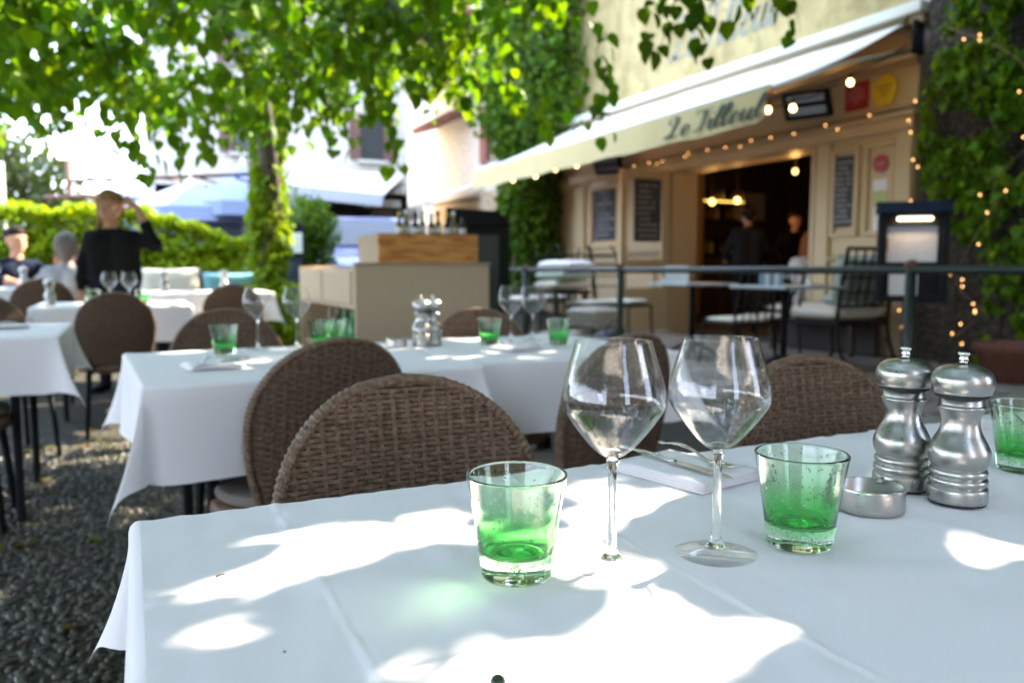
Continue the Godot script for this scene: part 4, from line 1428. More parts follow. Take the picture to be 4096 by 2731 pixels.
func garden_armchair() -> void:
	var t := thing("garden_armchair", "iron garden armchair with a cream seat cushion beside the menu case", "armchair", Vector3(5.38, TY, -4.88))
	var W := 0.29
	for sx in [-1, 1]:
		part("front_leg", tb(spline([Vector3(sx * W, 0.38, -0.27), Vector3(sx * W, 0.25, -0.31), Vector3(sx * W, 0.1, -0.29), Vector3(sx * W, 0.0, -0.33)], 4), 0.015), M.iron, t)
		part("back_leg", tb(spline([Vector3(sx * W, 0.98, 0.36), Vector3(sx * W, 0.7, 0.31), Vector3(sx * W, 0.38, 0.27), Vector3(sx * W, 0.15, 0.32), Vector3(sx * W, 0.0, 0.42)], 4), 0.016), M.iron, t)
		part("armrest", tb(spline([Vector3(sx * W, 0.66, 0.30), Vector3(sx * W, 0.68, 0.0), Vector3(sx * W, 0.62, -0.2), Vector3(sx * W, 0.40, -0.26)], 5), 0.015), M.iron, t)
	part("seat_frame", bx(Vector3(0, 0.375, 0), Vector3(2 * W + 0.02, 0.03, 0.58), 0.008), M.iron, t)
	part("top_rail", tb([Vector3(-W, 0.98, 0.36), Vector3(W, 0.98, 0.36)], 0.015), M.iron, t)
	part("lower_rail", tb([Vector3(-W, 0.52, 0.285), Vector3(W, 0.52, 0.285)], 0.013), M.iron, t)
	for i in 5: part("back_bar", tb([Vector3(-W + (i + 1) * W / 3.0, 0.52, 0.285), Vector3(-W + (i + 1) * W / 3.0, 0.98, 0.36)], 0.008), M.iron, t)
	for i in 3: part("cross_bar", tb([Vector3(-W, 0.63 + i * 0.12, 0.303 + i * 0.02), Vector3(W, 0.63 + i * 0.12, 0.303 + i * 0.02)], 0.008), M.iron, t)
	part("seat_cushion", pillow(Vector3(2 * W - 0.01, 0.11, 0.56)), M.cream, t, Vector3(0, 0.45, -0.02))
	var c := part("scatter_cushion", pillow(Vector3(0.5, 0.42, 0.14)), M.leafy_fabric, null, Vector3(5.38, TY + 0.73, -4.68), Basis(Vector3.RIGHT, 0.18))
	tag(c, "leaf patterned cushion leaning on the back of the iron armchair", "cushion", "scatter cushions")

func pillow(size: Vector3) -> ArrayMesh:
	var s := sb()
	var n := 12
	for side in [-1.0, 1.0]:
		for i in n:
			for j in n:
				var c := []
				for q in [[0, 0], [1, 0], [1, 1], [0, 1]]:
					var u: float = (i + q[0]) * 2.0 / n - 1.0
					var v: float = (j + q[1]) * 2.0 / n - 1.0
					var m := maxf(absf(u), absf(v))
					var th := sqrt(maxf(1.0 - pow(absf(u), 5.0), 0.0)) * sqrt(maxf(1.0 - pow(absf(v), 5.0), 0.0))
					if size.y <= size.z: c.append(Vector3(u * size.x * 0.5, side * th * size.y * 0.5, v * size.z * 0.5))
					else: c.append(Vector3(u * size.x * 0.5 * (1.0 - 0.05 * (1.0 - v * v)), v * size.y * 0.5 * (1.0 - 0.05 * (1.0 - u * u)), -side * th * size.z * 0.5))
				if side > 0: quad(s, c[3], c[2], c[1], c[0])
				else: quad(s, c[0], c[1], c[2], c[3])
	return done(s)

var tchair0: Node3D = null
func terrace_chair(label: String, x: float, z: float, yaw: float, low := false) -> void:
	if tchair0:
		var c := copy(tchair0, label, Vector3(x, TY, z), yaw, "slim iron chairs on the terrace")
		if low: c.scale = Vector3(1, 0.8, 1)
		return
	var t := thing("iron_chair", label, "chair", Vector3(x, TY, z), yaw, "slim iron chairs on the terrace")
	tchair0 = t
	for sx in [-1, 1]:
		part("front_leg", tb(spline([Vector3(sx * 0.2, 0.45, 0.2), Vector3(sx * 0.2, 0.2, 0.21), Vector3(sx * 0.21, 0.0, 0.24)], 3), 0.011), M.iron, t)
		part("back_leg", tb(spline([Vector3(sx * 0.185, 1.06, -0.33), Vector3(sx * 0.2, 1.0, -0.28), Vector3(sx * 0.2, 0.7, -0.23), Vector3(sx * 0.2, 0.45, -0.2), Vector3(sx * 0.2, 0.0, -0.27)], 4), 0.011), M.iron, t)
	part("seat_frame", bx(Vector3(0, 0.445, 0), Vector3(0.42, 0.02, 0.42), 0.006), M.iron, t)
	part("seat_cushion", pillow(Vector3(0.40, 0.06, 0.40)), M.cream, t, Vector3(0, 0.485, 0.0))
	for i in 4: part("back_slat", tb([Vector3(-0.2, 0.64 + i * 0.11, -0.222 - i * 0.017), Vector3(0.2, 0.64 + i * 0.11, -0.222 - i * 0.017)], 0.007, -1.0, 6), M.iron, t)
	for i in 4: part("back_bar", tb([Vector3(-0.12 + i * 0.08, 0.47, -0.2), Vector3(-0.12 + i * 0.08, 0.97, -0.275)], 0.006, -1.0, 6), M.iron, t)

var bistro0: Node3D = null
func bistro_table(label: String, x: float, z: float, top := 0.69) -> void:
	if bistro0:
		copy(bistro0, label, Vector3(x, TY, z), 0.0, "square bistro tables on the terrace")
		return
	var t := thing("bistro_table", label, "table", Vector3(x, TY, z), 0.0, "square bistro tables on the terrace")
	bistro0 = t
	part("tabletop", bx(Vector3(0, top - 0.012, 0), Vector3(0.6, 0.024, 0.6), 0.006), M.grey_top, t)
	part("column", tb([Vector3(0, 0.08, 0), Vector3(0, top - 0.025, 0)], 0.026), M.black_metal, t)
	for k in 4:
		var a := k * PI / 2 + PI / 4
		part("foot", tb(spline([Vector3(0, 0.14, 0), Vector3(cos(a) * 0.12, 0.09, sin(a) * 0.12), Vector3(cos(a) * 0.27, 0.012, sin(a) * 0.27)], 4), 0.02, 0.012), M.black_metal, t)

func terrace_things() -> void:
	terrace()
	garden_armchair()
	bistro_table("square bistro table nearest the railing, with a blue and white card stand", 4.6, -4.68)
	bistro_table("second bistro table, with a white menu folder, in front of the entrance", 4.75, -6.0)
	terrace_chair("slim iron chair in front of the open door leaf, right of its twin", 4.62, -6.95, 0.35)
	terrace_chair("iron chair drawn up to the bistro table before the entrance", 4.72, -5.35, PI, true)
	terrace_chair("iron chair between the two bistro tables, turned to the railing", 5.25, -5.55, PI * 0.9, true)
	terrace_chair("slim iron chair left of the open door leaf by the pile of cushions", 4.2, -6.9, 0.15)
	terrace_chair("iron chair at the far end of the terrace beside the ivy column", 4.55, -8.4, PI)
	terrace_chair("furthest iron chair on the terrace, behind the wine glasses", 4.15, -8.2, PI * 1.1)
	# a bench along the front with its cushions
	var t := thing("wooden_bench", "low bench with a cream pad along the shopfront", "bench", Vector3(6.15, TY, -5.75))
	part("seat", bx(Vector3(0, 0.36, 0), Vector3(0.44, 0.05, 1.2), 0.008), M.darkwood, t)
	part("base", bx(Vector3(0.12, 0.17, 0), Vector3(0.06, 0.33, 1.1), 0.006), M.darkwood, t)
	for z in [-0.5, 0.5]: part("leg", bx(Vector3(-0.16, 0.17, z), Vector3(0.05, 0.33, 0.05), 0.006), M.darkwood, t)
	part("seat_pad", pillow(Vector3(0.44, 0.1, 1.18)), M.cream, t, Vector3(0, 0.435, 0))
	var c := part("scatter_cushion", pillow(Vector3(0.42, 0.13, 0.5)), M.leafy_fabric, null, Vector3(6.1, TY + 0.55, -5.3), Basis(Vector3.BACK, 0.12))
	tag(c, "leaf patterned cushion lying on the bench pad", "cushion", "scatter cushions")
	c = part("scatter_cushion", pillow(Vector3(0.34, 0.3, 0.12)), M.teal, null, Vector3(5.95, TY + 0.80, -4.95), Basis(Vector3.UP, -0.9))
	tag(c, "teal cushion showing over the railing left of the menu case", "cushion", "scatter cushions")
	# things on the bistro tables
	var ty := TY + 0.69
	t = thing("card_stand", "blue and white card stand on the nearest bistro table", "card stand", Vector3(4.44, ty, -4.66), -0.5)
	for i in 5: part("card", bx(Vector3(-0.07 + i * 0.035, 0.055, 0.002 * i), Vector3(0.033, 0.11, 0.02), 0.003), [M.pale_blue, M.paper, M.pale_blue, M.paper, M.pale_blue][i], t)
	t = thing("menu_folder", "white menu folder standing on the second bistro table", "menu folder", Vector3(4.55, ty, -5.98), -0.6)
	part("cover", bx(Vector3(0, 0.08, 0), Vector3(0.21, 0.16, 0.004), 0.0, Basis(Vector3.RIGHT, -0.12)), M.paper, t)
	part("cover", bx(Vector3(0, 0.08, -0.04), Vector3(0.21, 0.16, 0.004), 0.0, Basis(Vector3.RIGHT, 0.12)), M.paper, t)
	var names := ["clear salt shaker left of the white menu folder", "clear shaker behind the blue and white card stand", "small clear bottle on the right of the nearest bistro table"]
	var spots := [Vector3(4.49, ty, -6.1), Vector3(4.5, ty, -4.75), Vector3(4.72, ty, -4.56)]
	for i in 3:
		var sh := thing("glass_shaker", names[i], "shaker", spots[i], 0.0, "glass shakers on the bistro tables")
		var s := sb()
		lathe(s, [Vector2(0, 0.002), Vector2(0.022, 0.002), Vector2(0.02, 0.05), Vector2(0.013, 0.09), Vector2(0.012, 0.105)], 16)
		part("glass", done(s), M.clear_pane, sh)
		s = sb()
		lathe(s, [Vector2(0.014, 0.105), Vector2(0.016, 0.11), Vector2(0.014, 0.13), Vector2(0, 0.138)], 16)
		part("cap", done(s), M.chrome, sh)
		s = sb()
		lathe(s, [Vector2(0, 0.004), Vector2(0.018, 0.004), Vector2(0.017, 0.045), Vector2(0, 0.046)], 12)
		part("salt", done(s), M.paper, sh)
	# pile of pale cushions
	for i in 3:
		c = part("seat_pad", pillow(Vector3(0.46, 0.1, 0.44)), [M.cream, M.pale_green, M.cloth][i], null, Vector3(4.0 + 0.02 * i, TY + 0.66 + 0.1 * i, -7.15), Basis(Vector3.UP, 0.2 * i))
		tag(c, ["cream seat pad at the bottom of the cushion pile", "pale green seat pad in the middle of the cushion pile", "white seat pad on top of the cushion pile"][i], "cushion", "pile of seat pads on a stool")
	t = thing("wooden_stool", "stool under the pile of pale seat pads", "stool", Vector3(4.0, TY, -7.15))
	part("seat", bx(Vector3(0, 0.585, 0), Vector3(0.42, 0.04, 0.42), 0.008), M.darkwood, t)
	for q in [[-1, -1], [1, -1], [1, 1], [-1, 1]]: part("leg", bx(Vector3(q[0] * 0.17, 0.283, q[1] * 0.17), Vector3(0.04, 0.565, 0.04), 0.006), M.darkwood, t)
	# dark bag on the kerb
	var s := blob([[Vector3(0, 0.14, 0), 0.14, Vector3(0.16, 0.13, 0.02), 0.12, Color.WHITE], [Vector3(0.05, 0.22, 0), 0.08, Vector3(0.1, 0.24, 0), 0.06, Color.WHITE]], 0.02)
	t = thing("leather_bag", "dark soft bag lying by the stone blocks behind the railing", "bag", Vector3(3.72, TY, -5.9))
	part("body", done(s), M.bag, t)
	part("strap", tb(spline([Vector3(-0.04, 0.24, 0.05), Vector3(0.03, 0.36, 0.06), Vector3(0.14, 0.34, 0.06), Vector3(0.18, 0.22, 0.05)], 4), 0.008), M.bag, t)
	# big terracotta pot at the right edge
	t = thing("terracotta_pot", "large terracotta pot at the foot of the creeper on the right", "plant pot", Vector3(5.75, TY, -3.6))
	s = sb()
	lathe(s, [Vector2(0, 0.0), Vector2(0.2, 0.0), Vector2(0.3, 0.3), Vector2(0.32, 0.31), Vector2(0.33, 0.38), Vector2(0.29, 0.38), Vector2(0.27, 0.33), Vector2(0, 0.32)], 30, Vector3.ZERO, Basis.from_scale(Vector3(0.8, 0.75, 0.8)))
	part("pot", done(s), M.terracotta, t)

# ---------------------------------------------------------------- service station
func station() -> void:
	var t := thing("service_cabinet", "beige service cabinet with open shelves behind the second row of tables", "cabinet", Vector3(1.12, 0.02, -4.34))
	var W := 0.81
	var D := 1.6
	part("front_panel", bx(Vector3(W * 0.5, 0.52, -0.0125), Vector3(W, 1.04, 0.025), 0.004), M.station, t)
	part("back_panel", bx(Vector3(W * 0.5, 0.52, -D + 0.0125), Vector3(W, 1.04, 0.025), 0.004), M.station, t)
	part("right_panel", bx(Vector3(W - 0.0125, 0.52, -D * 0.5), Vector3(0.024, 1.04, D - 0.054), 0.003), M.station, t)
	part("upper_side", bx(Vector3(0.0125, 0.905, -D * 0.5), Vector3(0.025, 0.23, D - 0.054), 0.004), M.station, t)
	for k in 2: part("drawer_front", bx(Vector3(-0.004, 0.91, -0.42 - 0.74 * k), Vector3(0.016, 0.19, 0.70), 0.004), M.station, t)
	part("edge_trim", bx(Vector3(W * 0.5, 1.046, -0.008), Vector3(W + 0.012, 0.012, 0.036), 0.003), M.beige_dark, t)
	part("shelf", bx(Vector3(W * 0.5, 0.50, -D * 0.5), Vector3(W - 0.056, 0.022, D - 0.056)), M.station, t)
	part("bottom", bx(Vector3(W * 0.5, 0.06, -D * 0.5), Vector3(W - 0.056, 0.022, D - 0.056)), M.station, t)
	part("divider", bx(Vector3(W * 0.5, 0.6, -D * 0.5), Vector3(W - 0.06, 0.34, 0.02)), M.station, t)
	part("inner_top", bx(Vector3(W * 0.5, 0.985, -D * 0.5), Vector3(W - 0.056, 0.02, D - 0.056)), M.station, t)
	part("drawer_tray", bx(Vector3(0.12, 1.005, -0.55), Vector3(0.2, 0.02, 0.8), 0.004), M.steel, t)
	# wooden crate with bottles on top
	var y := 1.062
	t = thing("wooden_crate", "open crate of warm orange brown boards on the service cabinet", "crate", Vector3(1.27, y - 0.008, -4.40))
	part("front_board", bx(Vector3(0.305, 0.092, 0), Vector3(0.61, 0.184, 0.02), 0.003), M.crate, t)
	part("back_board", bx(Vector3(0.305, 0.092, -0.42), Vector3(0.61, 0.184, 0.02), 0.003), M.crate, t)
	part("side_board", bx(Vector3(0.01, 0.0915, -0.21), Vector3(0.018, 0.183, 0.398), 0.003), M.crate_pale, t)
	part("side_board", bx(Vector3(0.60, 0.0915, -0.21), Vector3(0.018, 0.183, 0.398), 0.003), M.crate_pale, t)
	part("floor", bx(Vector3(0.305, 0.082, -0.21), Vector3(0.57, 0.018, 0.396)), M.crate_pale, t)
	rng.seed = 81
	var oil := ["first", "second", "third", "fourth", "fifth", "sixth", "seventh", "eighth", "ninth"]
	for i in 9:
		var x := 1.415 + i * 0.049
		var zz := -4.46 - 0.02 * (i % 2)
		var tall := 0.20 + 0.012 * (i % 2)
		var tint: Material = [M.olive_oil, M.olive_oil, M.dark_glass, M.olive_oil, M.vinegar, M.olive_oil, M.dark_glass, M.olive_oil, M.dark_glass][i]
		var b := thing("oil_bottle", "%s bottle from the left in the row standing in the wooden crate" % oil[i], "bottle", Vector3(x, y + 0.092, zz), 0.0, "oil and vinegar bottles in the crate")
		var s := sb()
		lathe(s, spline([Vector2(0, 0.001), Vector2(0.021, 0.001), Vector2(0.022, 0.01), Vector2(0.022, tall * 0.62), Vector2(0.010, tall * 0.78), Vector2(0.009, tall * 0.93)], 3) + [Vector2(0, tall * 0.93)], 14)
		part("glass", done(s), tint, b)
		s = sb()
		lathe(s, [Vector2(0.0105, tall * 0.93), Vector2(0.0115, tall * 0.94), Vector2(0.0115, tall * 1.05), Vector2(0, tall * 1.06)], 12)
		part("cap", done(s), [M.yellow, M.paper, M.black_metal][i % 3], b)
		s = sb()
		lathe(s, [Vector2(0.0226, tall * 0.42), Vector2(0.0228, tall * 0.43), Vector2(0.0228, tall * 0.60), Vector2(0.0226, tall * 0.61)], 14)
		part("label", done(s), [M.paper, M.cream, M.paper][i % 3], b)
	# green water bottles on the open shelf
	for i in 8:
		var b := thing("green_bottle", "%s green glass bottle from the front on the cabinet's open shelf" % oil[i], "bottle", Vector3(1.2 + 0.09 * (i % 2), 0.532, -4.50 - i * 0.1), 0.0, "green bottles on the open shelf")
		var s := sb()
		lathe(s, spline([Vector2(0, 0.001), Vector2(0.036, 0.001), Vector2(0.037, 0.02), Vector2(0.037, 0.15), Vector2(0.014, 0.22), Vector2(0.013, 0.285)], 3) + [Vector2(0, 0.285)], 16)
		part("glass", done(s), M.bottle_green if i % 3 else M.pale_bottle, b)
	# black cabinet with a sloped lid, further back
	t = thing("black_cabinet", "tall black cabinet with a sloped lid behind the service cabinet", "cabinet", Vector3(2.82, 0.06, -6.55), -0.42)
	part("body", bx(Vector3(0, 0.7, 0), Vector3(0.52, 1.3, 0.5), 0.008), M.black_green, t)
	part("front_door", bx(Vector3(-0.03, 0.72, 0.256), Vector3(0.4, 1.1, 0.012), 0.004), M.dark_panel, t)
	var s := sb(false)
	prism(s, PackedVector2Array([Vector2(-0.28, 1.352), Vector2(0.28, 1.352), Vector2(0.17, 1.47), Vector2(-0.28, 1.5)]), 0.56, Transform3D(Basis.IDENTITY, Vector3(0, 0, -0.28)))
	part("lid", done(s), M.black_metal, t)
	part("paper_note", bx(Vector3(0.30, 1.0, 0.1), Vector3(0.012, 0.22, 0.12)), M.cream, t)

# ---------------------------------------------------------------- people
func add_head(bones: Array, c: Vector3, turn: float, skin: Color) -> void:
	var b := Basis(Vector3.UP, turn)
	var e := func(p: Vector3, r: float, q: Vector3, r2: float) -> void: bones.append([c + b * p, r, c + b * q, r2, skin])
	e.call(Vector3(0, 0.03, -0.025), 0.085, Vector3(0, 0.035, 0.01), 0.078)
	e.call(Vector3(0, -0.03, 0.03), 0.06, Vector3(0, -0.075, 0.048), 0.036)
	e.call(Vector3(-0.035, -0.035, 0.02), 0.042, Vector3(0.035, -0.035, 0.02), 0.042)
	e.call(Vector3(0, 0.012, 0.088), 0.009, Vector3(0, -0.022, 0.104), 0.013)
	e.call(Vector3(-0.035, 0.03, 0.072), 0.016, Vector3(0.035, 0.03, 0.072), 0.016)
	for s in [-1, 1]:
		e.call(Vector3(s * 0.077, -0.005, -0.005), 0.014, Vector3(s * 0.08, 0.02, -0.01), 0.016)

func add_hand(bones: Array, wrist: Vector3, b: Basis, side: float, curl: float, skin: Color) -> void:
	# b: x across the palm, y along the fingers, z out of the back of the hand
	bones.append([wrist, 0.024, wrist + b * Vector3(0, 0.06, 0), 0.03, skin])
	var lens := [0.072, 0.082, 0.077, 0.06]
	for i in 4:
		var a: Vector3 = wrist + b * Vector3((i - 1.5) * 0.02, 0.078, 0)
		var mid: Vector3 = a + b * Vector3((i - 1.5) * 0.004, lens[i] * 0.55, -lens[i] * 0.3 * curl)
		var tip: Vector3 = mid + b * Vector3(0, lens[i] * 0.32, -lens[i] * 0.42 * curl)
		bones.append([a, 0.0095, mid, 0.0088, skin])
		bones.append([mid, 0.0088, tip, 0.0075, skin])
	var t0: Vector3 = wrist + b * Vector3(side * 0.026, 0.025, -0.005)
	var t1: Vector3 = t0 + b * Vector3(side * 0.028, 0.032, -0.016)
	bones.append([t0, 0.0125, t1, 0.0105, skin])
	bones.append([t1, 0.0105, t1 + b * Vector3(side * 0.004, 0.032, -0.008), 0.009, skin])

func face(t: Node3D, c: Vector3, turn: float, brow: Material) -> void:
	var b := Basis(Vector3.UP, turn)
	for s in [-1, 1]:
		var st := sb()
		ball(st, c + b * Vector3(s * 0.032, 0.012, 0.077), Vector3(0.0125, 0.007, 0.009), 10, 6, b)
		part("eye", done(st), M.eye, t)
		part("eyebrow", tb([c + b * Vector3(s * 0.016, 0.036, 0.09), c + b * Vector3(s * 0.034, 0.04, 0.085), c + b * Vector3(s * 0.05, 0.034, 0.072)], 0.0042, 0.0028, 5), brow, t)
	part("mouth", tb([c + b * Vector3(-0.024, -0.055, 0.082), c + b * Vector3(0, -0.053, 0.094), c + b * Vector3(0.024, -0.055, 0.082)], 0.0052, 0.0052, 6), M.lips, t)

func person(label: String, at: Vector3, yaw: float, shirt: Color, skin: Color, head: Vector3, turn: float, arms: Array, seated: bool, hair_bones: Array, hair: Material, trousers := Color(0.015, 0.015, 0.018), detail := true) -> void:
	var t := thing("person", label, "person", at, yaw)
	var hip := 0.55 if seated else 0.9
	var bones := []
	var sh := head.y - 0.205
	var lean := head.z
	var S := Vector3(0, sh, lean - 0.02)
	bones.append([Vector3(-0.075, hip, -0.01), 0.115, Vector3(-0.085, (hip + sh) * 0.5 + 0.08, lean * 0.5), 0.105, shirt])
	bones.append([Vector3(0.075, hip, -0.01), 0.115, Vector3(0.085, (hip + sh) * 0.5 + 0.08, lean * 0.5), 0.105, shirt])
	bones.append([Vector3(-0.085, (hip + sh) * 0.5 + 0.08, lean * 0.5), 0.11, S + Vector3(-0.09, -0.07, 0), 0.10, shirt])
	bones.append([Vector3(0.085, (hip + sh) * 0.5 + 0.08, lean * 0.5), 0.11, S + Vector3(0.09, -0.07, 0), 0.10, shirt])
	bones.append([S + Vector3(-0.15, -0.02, 0), 0.062, S + Vector3(0.15, -0.02, 0), 0.062, shirt])
	bones.append([S + Vector3(0, 0.0, 0), 0.062, S + Vector3(0, 0.035, 0.0), 0.05, shirt])
	bones.append([S + Vector3(0, 0.03, 0.002), 0.047, head + Vector3(0, -0.05, -0.01), 0.045, skin])
	for k in 2:
		var sd := -1.0 if k == 0 else 1.0
		var el: Vector3 = arms[k][0]
		var wr: Vector3 = arms[k][1]
		bones.append([S + Vector3(sd * 0.165, -0.025, 0), 0.056, el, 0.045, shirt])
		bones.append([el, 0.044, el.lerp(wr, 0.55), 0.036, shirt])
		bones.append([el.lerp(wr, 0.5), 0.036, wr, 0.025, arms[k][2]])
		if seated:
			bones.append([Vector3(sd * 0.09, hip - 0.02, 0.0), 0.09, Vector3(sd * 0.12, hip - 0.03, 0.42), 0.06, trousers])
			bones.append([Vector3(sd * 0.12, hip - 0.03, 0.42), 0.058, Vector3(sd * 0.12, 0.09, 0.40), 0.04, trousers])
			bones.append([Vector3(sd * 0.12, 0.045, 0.38), 0.04, Vector3(sd * 0.12, 0.035, 0.55), 0.032, trousers])
		else:
			bones.append([Vector3(sd * 0.09, hip - 0.03, 0.0), 0.1, Vector3(sd * 0.1, 0.48, 0.02), 0.062, trousers])
			bones.append([Vector3(sd * 0.1, 0.48, 0.02), 0.06, Vector3(sd * 0.11, 0.09, -0.02), 0.042, trousers])
			bones.append([Vector3(sd * 0.11, 0.04, -0.02), 0.038, Vector3(sd * 0.13, 0.032, 0.15), 0.03, trousers])
	var s := blob(bones, 0.017 if detail else 0.026, 0.035)
	var hb := []
	add_head(hb, head, turn, skin)
	blob(hb, 0.0055 if detail else 0.012, 0.018, s)
	for k in 2:
		if arms[k].size() > 3:
			hb = []
			add_hand(hb, arms[k][1], arms[k][3], arms[k][4], 0.7, skin)
			blob(hb, 0.005 if detail else 0.009, 0.008, s)
	part("body", done(s), M.skin_and_cloth, t)
	if hair_bones.size():
		var h := []
		var b := Basis(Vector3.UP, turn)
		for q in hair_bones: h.append([head + b * q[0], q[1], head + b * q[2], q[3], Color.WHITE])
		part("hair", done(blob(h, 0.007 if detail else 0.014, 0.02)), hair, t)
	face(t, head, turn, hair)

func people() -> void:
	var skin := Color(0.36, 0.20, 0.13)
	var black := Color(0.008, 0.008, 0.009)
	var up := Basis(Vector3(0.55, 0.25, 0.8).normalized(), Vector3(-0.75, 0.62, 0.1).normalized(), Vector3(0, 0, 1))
	up = Basis(Vector3(0.5, 0.7, -0.5).normalized(), Vector3(-0.8, 0.55, -0.1).normalized(), Vector3.ZERO)
	up.z = up.x.cross(up.y).normalized()
	up.x = up.y.cross(up.z).normalized()
	var down := Basis(Vector3(0.3, 0.0, 0.95), Vector3(0.05, -1, 0.1), Vector3(-0.95, 0, 0.3)).orthonormalized()
	# the hair is a skull cap, two side falls, a tail
	var blond := [[Vector3(0, 0.05, -0.045), 0.092, Vector3(0, 0.066, 0.005), 0.083], [Vector3(-0.075, 0.04, 0.0), 0.03, Vector3(-0.088, -0.06, -0.03), 0.026], [Vector3(0.075, 0.04, -0.02), 0.028, Vector3(0.07, -0.03, -0.05), 0.024], [Vector3(0.03, 0.085, 0.055), 0.025, Vector3(-0.07, 0.05, 0.035), 0.022], [Vector3(-0.08, -0.05, -0.05), 0.028, Vector3(-0.13, -0.15, -0.06), 0.018], [Vector3(-0.13, -0.15, -0.06), 0.018, Vector3(-0.19, -0.21, -0.05), 0.008]]
	person("person in a black shirt standing by the hedge, one hand raised to blond hair", Vector3(-0.1, gy(-6.85), -6.85), -0.36, black, skin, Vector3(-0.01, 1.41, 0.02), -0.12,
		[[Vector3(-0.24, 1.0, -0.02), Vector3(-0.22, 0.78, 0.1), black, down, 1.0], [Vector3(0.33, 1.13, 0.05), Vector3(0.19, 1.42, 0.03), skin, up, -1.0]], false, blond, M.blond)
	var cap := [[Vector3(0, 0.05, -0.04), 0.091, Vector3(0, 0.068, 0.005), 0.08], [Vector3(-0.07, 0.02, -0.03), 0.024, Vector3(0.07, 0.02, -0.03), 0.024], [Vector3(0, -0.02, -0.07), 0.05, Vector3(0, 0.02, -0.06), 0.06]]
	var tan := Color(0.55, 0.31, 0.20)
	var fore := Basis(Vector3(1, 0, 0), Vector3(0, -0.1, 1), Vector3(0, 1, 0.1)).orthonormalized()
	person("person with short dark hair and navy top, seated at the far left", Vector3(-0.98, gy(-8.75) - 0.04, -8.75), 0.5, Color(0.014, 0.017, 0.032), tan, Vector3(0, 1.15, 0.10), 0.1,
		[[Vector3(-0.25, 0.82, 0.12), Vector3(-0.12, 0.78, 0.36), tan, fore, 1.0], [Vector3(0.25, 0.82, 0.12), Vector3(0.12, 0.78, 0.36), tan, fore, -1.0]], true, cap, M.dark_hair)
	var grey := [[Vector3(0, 0.04, -0.04), 0.096, Vector3(0, 0.06, 0.0), 0.084], [Vector3(0, -0.02, -0.06), 0.07, Vector3(0, -0.09, -0.06), 0.05], [Vector3(-0.07, 0.0, 0), 0.03, Vector3(-0.07, -0.07, 0), 0.022], [Vector3(0.07, 0.0, 0), 0.03, Vector3(0.07, -0.07, 0), 0.022]]
	person("person in a black and white top, seated with the back half turned", Vector3(-0.52, gy(-8.1) - 0.06, -8.1), 2.75, Color(0.2, 0.2, 0.21), tan, Vector3(0, 1.14, 0.06), 0.3,
		[[Vector3(-0.26, 0.85, 0.1), Vector3(-0.14, 0.78, 0.32), tan, fore, 1.0], [Vector3(0.26, 0.85, 0.1), Vector3(0.14, 0.78, 0.32), tan, fore, -1.0]], true, grey, M.grey_hair, Color(0.012, 0.012, 0.014))
	person("person in a dark grey shirt seen from behind inside the entrance", Vector3(7.2, TY, -8.0), 2.7, Color(0.022, 0.023, 0.024), tan, Vector3(0, 1.5, 0.02), 0.0,
		[[Vector3(-0.27, 1.06, 0.02), Vector3(-0.22, 0.9, 0.22), tan], [Vector3(0.27, 1.06, 0.02), Vector3(0.22, 0.9, 0.22), tan]], false, cap, M.dark_hair, Color(0.015, 0.015, 0.018), false)
	var red := [[Vector3(0, 0.045, -0.03), 0.094, Vector3(0, 0.06, 0.005), 0.082], [Vector3(-0.07, 0.02, 0), 0.04, Vector3(-0.085, -0.14, 0), 0.04], [Vector3(0.07, 0.02, 0), 0.04, Vector3(0.085, -0.14, 0), 0.04], [Vector3(0, 0, -0.06), 0.07, Vector3(0, -0.16, -0.07), 0.06]]
	person("person with long reddish hair and white top seated inside the entrance", Vector3(7.0, TY - 0.03, -6.75), 2.2, Color(0.62, 0.58, 0.56), tan, Vector3(0, 1.15, 0.03), 0.2,
		[[Vector3(-0.25, 0.78, 0.1), Vector3(-0.12, 0.74, 0.34), tan], [Vector3(0.25, 0.78, 0.1), Vector3(0.12, 0.74, 0.34), tan]], true, red, M.red_hair, Color(0.02, 0.02, 0.03), false)
	person("person dressed in black deep inside the dark restaurant", Vector3(8.6, TY, -8.6), -0.5, black, tan, Vector3(0, 1.5, 0.05), 0.2,
		[[Vector3(-0.27, 1.05, 0.05), Vector3(-0.15, 0.95, 0.3), black], [Vector3(0.27, 1.05, 0.05), Vector3(0.15, 0.95, 0.3), black]], false, cap, M.dark_hair, black, false)

# ---------------------------------------------------------------- the square beyond
func shutters(t: Node3D, at: Vector3, w: float, h: float, m: Material) -> void:
	var p := part("window", bx(at + Vector3(0, 0, 0.01), Vector3(w, h, 0.05)), M.window_dark, t)
	part("frame", bx(at + Vector3(0, h * 0.5 + 0.05, 0.05), Vector3(w + 0.2, 0.1, 0.1), 0.01), M.stone_trim, p)
	part("sill", bx(at + Vector3(0, -h * 0.5 - 0.04, 0.06), Vector3(w + 0.16, 0.07, 0.16), 0.01), M.stone_trim, p)
	for s in [-1, 1]: part("shutter", bx(at + Vector3(s * (w * 0.5 + w * 0.25), 0, 0.06), Vector3(w * 0.48, h, 0.05), 0.008), m, p)

func fabric_sheet(a: Vector3, b: Vector3, c: Vector3, d: Vector3, sag: float) -> ArrayMesh:
	var s := sb()
	for side in 2:
		for i in 8:
			for j in 8:
				var q := []
				for k in [[0, 0], [1, 0], [1, 1], [0, 1]]:
					var u: float = (i + k[0]) / 8.0
					var v: float = (j + k[1]) / 8.0
					q.append(a.lerp(b, u).lerp(d.lerp(c, u), v) + Vector3(0, -sag * sin(PI * u) * sin(PI * v) - 0.004 * side + 0.008 * sin(v * 30.0), 0))
				if side == 0: quad(s, q[0], q[1], q[2], q[3])
				else: quad(s, q[3], q[2], q[1], q[0])
	return done(s)

